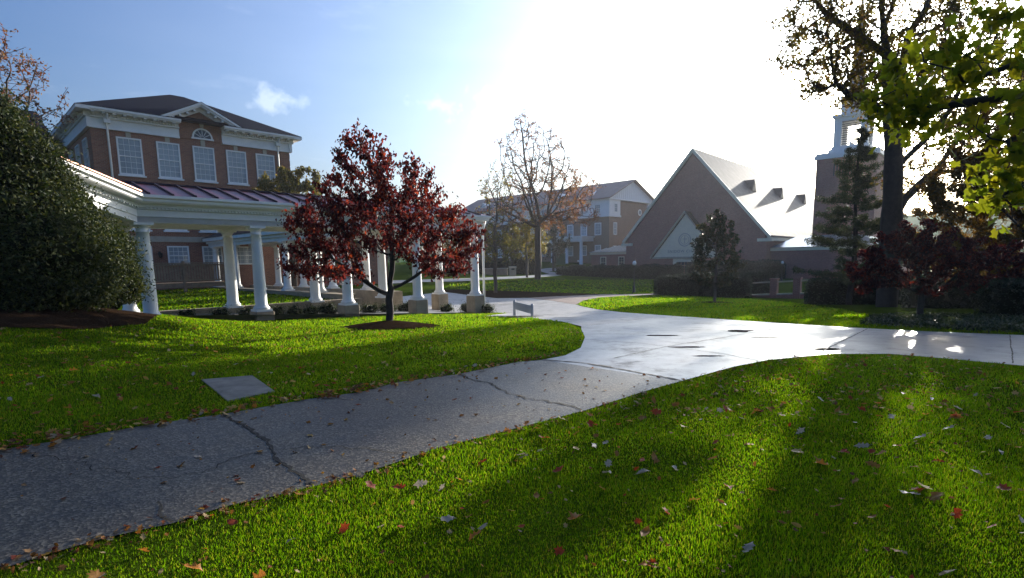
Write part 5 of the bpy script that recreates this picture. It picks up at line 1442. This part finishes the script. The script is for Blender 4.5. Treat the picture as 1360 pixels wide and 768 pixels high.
# ------------------------------------------------------------------ grass
L_poly = np.array([*upE, *tipE, *[tuple(WP(s, -1.15)) for s in (14.2, 10, 5, .5)], (-10.3, 15.8), *Gl([(200, 427), (165, 434), (115, 439), (60, 438), (0, 437), (-60, 438), (-200, 431)]), *Gl([(-500, 640)])])
R_poly = np.array([*lowE, *[tuple(p) for p in [(20, 6.), (20, -2), (-4, -2)]]])
I_poly = np.array([*isl_near, *isl_far[::-1]]) if False else np.array([*isl_near, *Gl([(1480, 430), (1360, 422), (1180, 424), (1120, 412), (1050, 402), (1000, 398), (960, 396), (880, 393)]), *isl_far[::-1]])
near_sheets = [agg_poly, plaza_poly, dry_poly, pav_poly, mound, np.array(ring)*.97+TREE0[:2]*.03, np.array([p[:2] for p in c4]), np.array(ring2), np.array(ring3), bed2]
def grass_pts(poly, dens, y0, y1):
    lo = poly.min(0); hi = poly.max(0)
    x0, x1 = max(lo[0], -y1*1.02-1.9), min(hi[0], y1*1.02+1.9)
    ya, yb_ = max(lo[1], y0), min(hi[1], y1)
    if yb_ <= ya or x1 <= x0: return np.zeros((0, 2))
    n = int((x1-x0)*(yb_-ya)*dens)
    q = np.c_[rng.uniform(x0, x1, n), rng.uniform(ya, yb_, n)]
    e_ = np.abs(q[:, 0])-q[:, 1]
    q = q[(e_ < .35) | ((e_ < 1.85) & (rng.random(len(q)) < .55))]
    q = q[inside(poly, q[:, 0], q[:, 1])]
    for s in near_sheets:
        e = q+rng.normal(0, .012, q.shape)
        q = q[~inside(s, e[:, 0], e[:, 1])]
    return q
parts = []
for poly in (R_poly, L_poly, I_poly):
    for (y0, y1, dens, h, w_) in ((2.2, 4.2, 10500, .026, .0034), (4.2, 6.5, 5400, .028, .0048), (6.5, 10, 2500, .031, .0078), (10, 16, 800, .042, .014), (16, 26, 210, .058, .03), (26, 48, 60, .07, .06)):
        q = grass_pts(poly, dens, y0, y1)
        if len(q): parts.append(np.c_[q, np.full(len(q), h), np.full(len(q), w_)])
CTp = np.array(CT)
M_poly = np.array(mul_top+Gl([(845, 390.5), (900, 389), (900, 372.5), (820, 371.5), (741, 372.5), (700, 371.8), (640, 374.3), (596, 376.5), (590, 383)]))
q = grass_pts(M_poly, 14, 35, 90); parts.append(np.c_[q, np.full(len(q), .09), np.full(len(q), .12)])
q = grass_pts(CTp, 90, 16, 40); ctq = np.c_[q, np.full(len(q), .07), np.full(len(q), .05)]
D = np.concatenate(parts)
zz = np.r_[TZ(D[:, 0], D[:, 1]), ctz(ctq[:, 0], ctq[:, 1])]
D = np.r_[D, ctq]
thin = np.sin(D[:, 0]*.9+1.7*np.sin(D[:, 1]*.6))+np.sin(D[:, 1]*1.1+D[:, 0]*.4+2)+.5*np.sin(D[:, 0]*3.1-D[:, 1]*2.3)
kp = (thin > -1.35) | (rng.random(len(D)) < .45)
D = D[kp]; zz = zz[kp]
n = len(D); print('grass blades', n)
patch = np.sin(D[:, 0]*1.9+np.sin(D[:, 1]*1.3)*1.7)*np.sin(D[:, 1]*2.3+D[:, 0]*.7)
hh = D[:, 2]*(.5+.8*rng.random(n)**1.5)*(1+.35*patch); ww = D[:, 3]*(.6+.8*rng.random(n))
yaw = rng.random(n)*2*pi; lean = rng.normal(0, .5, n).clip(-1.2, 1.2)+.25
ly = rng.random(n)*2*pi
sx, sy = np.cos(yaw)*ww/2, np.sin(yaw)*ww/2
lx, lyy = np.cos(ly)*lean*hh, np.sin(ly)*lean*hh
base = np.c_[D[:, :2], zz]
V = np.empty((n, 5, 3))
V[:, 0] = base+np.c_[-sx, -sy, np.full(n, -.008)]; V[:, 1] = base+np.c_[sx, sy, np.full(n, -.008)]
V[:, 2] = base+np.c_[-sx*.8+lx*.3, -sy*.8+lyy*.3, hh*.58]; V[:, 3] = base+np.c_[sx*.8+lx*.3, sy*.8+lyy*.3, hh*.58]
V[:, 4] = base+np.c_[lx, lyy, hh]
i = np.arange(n)[:, None]*5
Fc = np.concatenate([i+[0, 1, 3], i+[0, 3, 2], i+[2, 3, 4]])
gm = leafmat('grass_blade', [(.020, .050, .001), (.034, .074, .001), (.050, .092, .002), (.070, .102, .002), (.038, .078, .001), (.10, .09, .012), (.030, .070, .001)],   .64, .6, 4.2, .03, glow=(.86, .92, .4), patch=(.65, 1.45), pscale=1.1)
tag(link('grass', np_mesh('grass', V.reshape(-1, 3), Fc, gm)), 'short green lawn grass on both sides of the path', 'grass', kind='stuff')

# ------------------------------------------------------------------ fallen leaves
def leaf_mesh(seed, kind):
    r = np.random.default_rng(seed)
    if kind == 0: out = [(-.5, 0), (-.38, .2), (-.2, .12), (-.12, .34), (.02, .16), (.12, .36), (.22, .14), (.5, 0), (.22, -.14), (.12, -.36), (.02, -.16), (-.12, -.34), (-.2, -.12), (-.38, -.2)]
    elif kind == 1: out = [(-.5, 0), (-.3, .2), (0, .27), (.3, .16), (.52, 0), (.3, -.16), (0, -.27), (-.3, -.2)]
    else: out = [(-.42, 0), (-.38, .34), (-.1, .26), (0, .55), (.16, .28), (.36, .36), (.3, .12), (.56, 0), (.3, -.12), (.36, -.36), (.16, -.28), (0, -.55), (-.1, -.26), (-.38, -.34)]
    c1, c2, tw_ = r.uniform(-.2, 1.1), r.uniform(-.4, .5), r.uniform(-.5, .5)
    def zf(u, v): return c1*v*v*1.2+c2*u*u+tw_*u*v+.04*sin(9*u+5*v)
    pts = [(0, 0, 0)]+[(u, v, zf(u, v)) for u, v in out]+[(u*.5, v*.5, zf(u*.5, v*.5)) for u, v in out]
    k = len(out); f = []
    for a in range(k):
        b_ = (a+1) % k
        f += [(1+a, 1+b_, 1+k+b_), (1+a, 1+k+b_, 1+k+a), (0, 1+k+a, 1+k+b_)]
    # stalk
    pts += [(-.42, -.012, zf(-.42, 0)), (-.42, .012, zf(-.42, 0)), (-.85, .03, zf(-.5, 0)+.06)]; m_ = len(pts); f.append((m_-3, m_-2, m_-1))
    return np.array(pts), np.array(f)
def litter(name, cols, rough, trans=.3):
    t = NT(name); v = t.obj(); n = t.noise(v, 3, 4)
    oi = t.n('ShaderNodeObjectInfo')
    c = t.ramp(n, [(.3, cols[0]), (.7, cols[1])])
    c = t.mix(.5, c, t.ramp(oi.outputs['Random'], [(0, (.6, .6, .6)), (1, (1.3, 1.25, 1.2))]), 'MULTIPLY')
    b = t.bsdf(c, rough, 0, None, .3); tr = t.n('ShaderNodeBsdfTranslucent'); t.l(c, tr.inputs[0])
    mx = t.n('ShaderNodeMixShader'); mx.inputs[0].default_value = trans; t.l(b.outputs[0], mx.inputs[1]); t.l(tr.outputs[0], mx.inputs[2])
    return t.surf(mx.outputs[0])
LC = [('brown', litter('brown_litter', [(.20, .085, .014), (.33, .16, .03)], .7, .45), .34), ('dark red', litter('red_litter', [(.24, .028, .008), (.34, .06, .012)], .65, .45), .2), ('yellow', litter('yellow_litter', [(.38, .22, .03), (.48, .30, .05)], .45), .10),
      ('pale grey', litter('pale_litter', [(.34, .26, .18), (.46, .38, .28)], .4), .20), ('orange', litter('orange_litter', [(.38, .13, .02), (.46, .19, .03)], .45, .45), .22)]
lib = []
for ci, (nm, mt, pr_) in enumerate(LC):
    row = []
    for k in range(4):
        v, f = leaf_mesh(ci*10+k, [0, 1, 2, 0][k]); row.append(np_mesh('fallen_leaf', v, f, mt, True))
    lib.append(row)
prob = np.array([p for _, _, p in LC]); prob /= prob.sum()
def scatter(n, poly, y0, y1, edge=None):
    out = []
    lo = poly.min(0); hi = poly.max(0)
    while len(out) < n:
        q = np.array([rng.uniform(max(lo[0], -y1), min(hi[0], y1)), rng.uniform(max(lo[1], y0), min(hi[1], y1))])
        if abs(q[0]) > q[1]*.95+.2: continue
        if not inside(poly, q[:1], q[1:])[0]: continue
        if any(inside(s, q[:1], q[1:])[0] for s in near_sheets[:7]) != (poly is agg_poly): continue
        out.append(q)
    return out
spots = [(q, 'right') for q in scatter(196, R_poly, 2.5, 6.6)]+[(q, 'left') for q in scatter(70, L_poly, 4.2, 9)]+[(q, 'path') for q in scatter(34, agg_poly, 3.0, 9)]
first = {}
for q, wh in spots:
    ci = rng.choice(len(LC), p=prob); k = rng.integers(4)
    o = link('fallen_leaf', lib[ci][k])
    s = rng.uniform(.055, .125) if wh != 'path' else rng.uniform(.05, .085)
    gr = wh != 'path'
    o.location = (q[0], q[1], float(TZ(q[0], q[1]))+(.03 if gr else .018)+.2*s*.2)
    o.scale = (s, s*rng.uniform(.7, 1), s)
    o.rotation_euler = (rng.normal(0, .35 if gr else .12), rng.normal(0, .35 if gr else .12), rng.random()*2*pi)
    lab = {'right': 'lying in the grass of the near right lawn', 'left': 'lying in the grass of the left lawn beside the path', 'path': 'lying on the grey path'}[wh]
    tag(o, f'{LC[ci][0]} fallen leaf {lab}', 'leaf', f'{LC[ci][0]} fallen leaves {lab}')
# the many smaller ones farther off, and the drift along the edge of the path
def many(cis, spots_, nm, lab):
    Vs = []; Fs = []; base_ = 0
    for q, s, dz in spots_:
        ci, k = cis[rng.integers(len(cis))], rng.integers(4)
        v, f = leaf_mesh(ci*10+k, [0, 1, 2, 0][k])
        R_ = np.array(Matrix.Rotation(rng.random()*6.28, 3, 'Z') @ Matrix.Rotation(rng.normal(0, .4), 3, 'X') @ Matrix.Rotation(rng.normal(0, .4), 3, 'Y'))
        Vs.append((v*s) @ R_.T+np.array([*q, float(TZ(*q))+dz+.03*s])); Fs.append(f+base_); base_ += len(v)
    return np.concatenate(Vs), np.concatenate(Fs)
sp_near = [(q, rng.uniform(.02, .042), .026) for q in scatter(520, R_poly, 2.4, 7)]+[(q, rng.uniform(.02, .042), .026) for q in scatter(260, L_poly, 4, 9)]+[(q, rng.uniform(.014, .03), .016) for q in scatter(160, agg_poly, 2.6, 10)]
lit = leafmat('mixed_litter', [(.11, .05, .03), (.17, .035, .02), (.38, .22, .03), (.40, .32, .2), (.32, .12, .02), (.20, .10, .03), (.15, .07, .015)], .35, .6, 1.4, .15)
sp = [(q, rng.uniform(.04, .075), .03) for q in scatter(520, R_poly, 5.5, 11)]+[(q, rng.uniform(.05, .09), .03) for q in scatter(520, L_poly, 5, 15)]+[(q, rng.uniform(.045, .075), .018) for q in scatter(60, agg_poly, 3., 10)]
ue = np.array(upE); 
for _ in range(430):
    j = rng.integers(len(ue)-1); t = rng.random(); q = ue[j]*(1-t)+ue[j+1]*t; d = ue[j+1]-ue[j]; d /= np.linalg.norm(d); nn = np.array([-d[1], d[0]])
    sp.append((q+nn*rng.normal(.08, .12), rng.uniform(.05, .09), .03))
le = np.array(lowE[2:14])
for _ in range(260):
    j = rng.integers(len(le)-1); t = rng.random(); q = le[j]*(1-t)+le[j+1]*t; d = le[j+1]-le[j]; d /= np.linalg.norm(d); nn = np.array([-d[1], d[0]])
    sp.append((q+nn*rng.normal(-.03, .08), rng.uniform(.03, .06), .02))
V, Fc = many(range(5), sp+sp_near, '', '')
tag(link('leaf_litter', np_mesh('leaf_litter', V, Fc, lit)), 'many small dry leaves strewn over the lawns and along the path edge', 'fallen leaves', kind='stuff')
# ------------------------------------------------------------------ morning air
def haze(density, aniso):
    t = NT('haze_air'); v = t.n('ShaderNodeVolumePrincipled')
    v.inputs['Density'].default_value = density; v.inputs['Anisotropy'].default_value = aniso; v.inputs['Color'].default_value = (.95, .96, 1, 1)
    t.l(v.outputs[0], t.out.inputs['Volume'])
    m = MB(); m.box(-620, 620, -620, 620, -12, 52); o = m.build('haze', t.m); tag(o, kind='stuff')
haze(.00042, .4)
SC.cycles.volume_bounces = 0
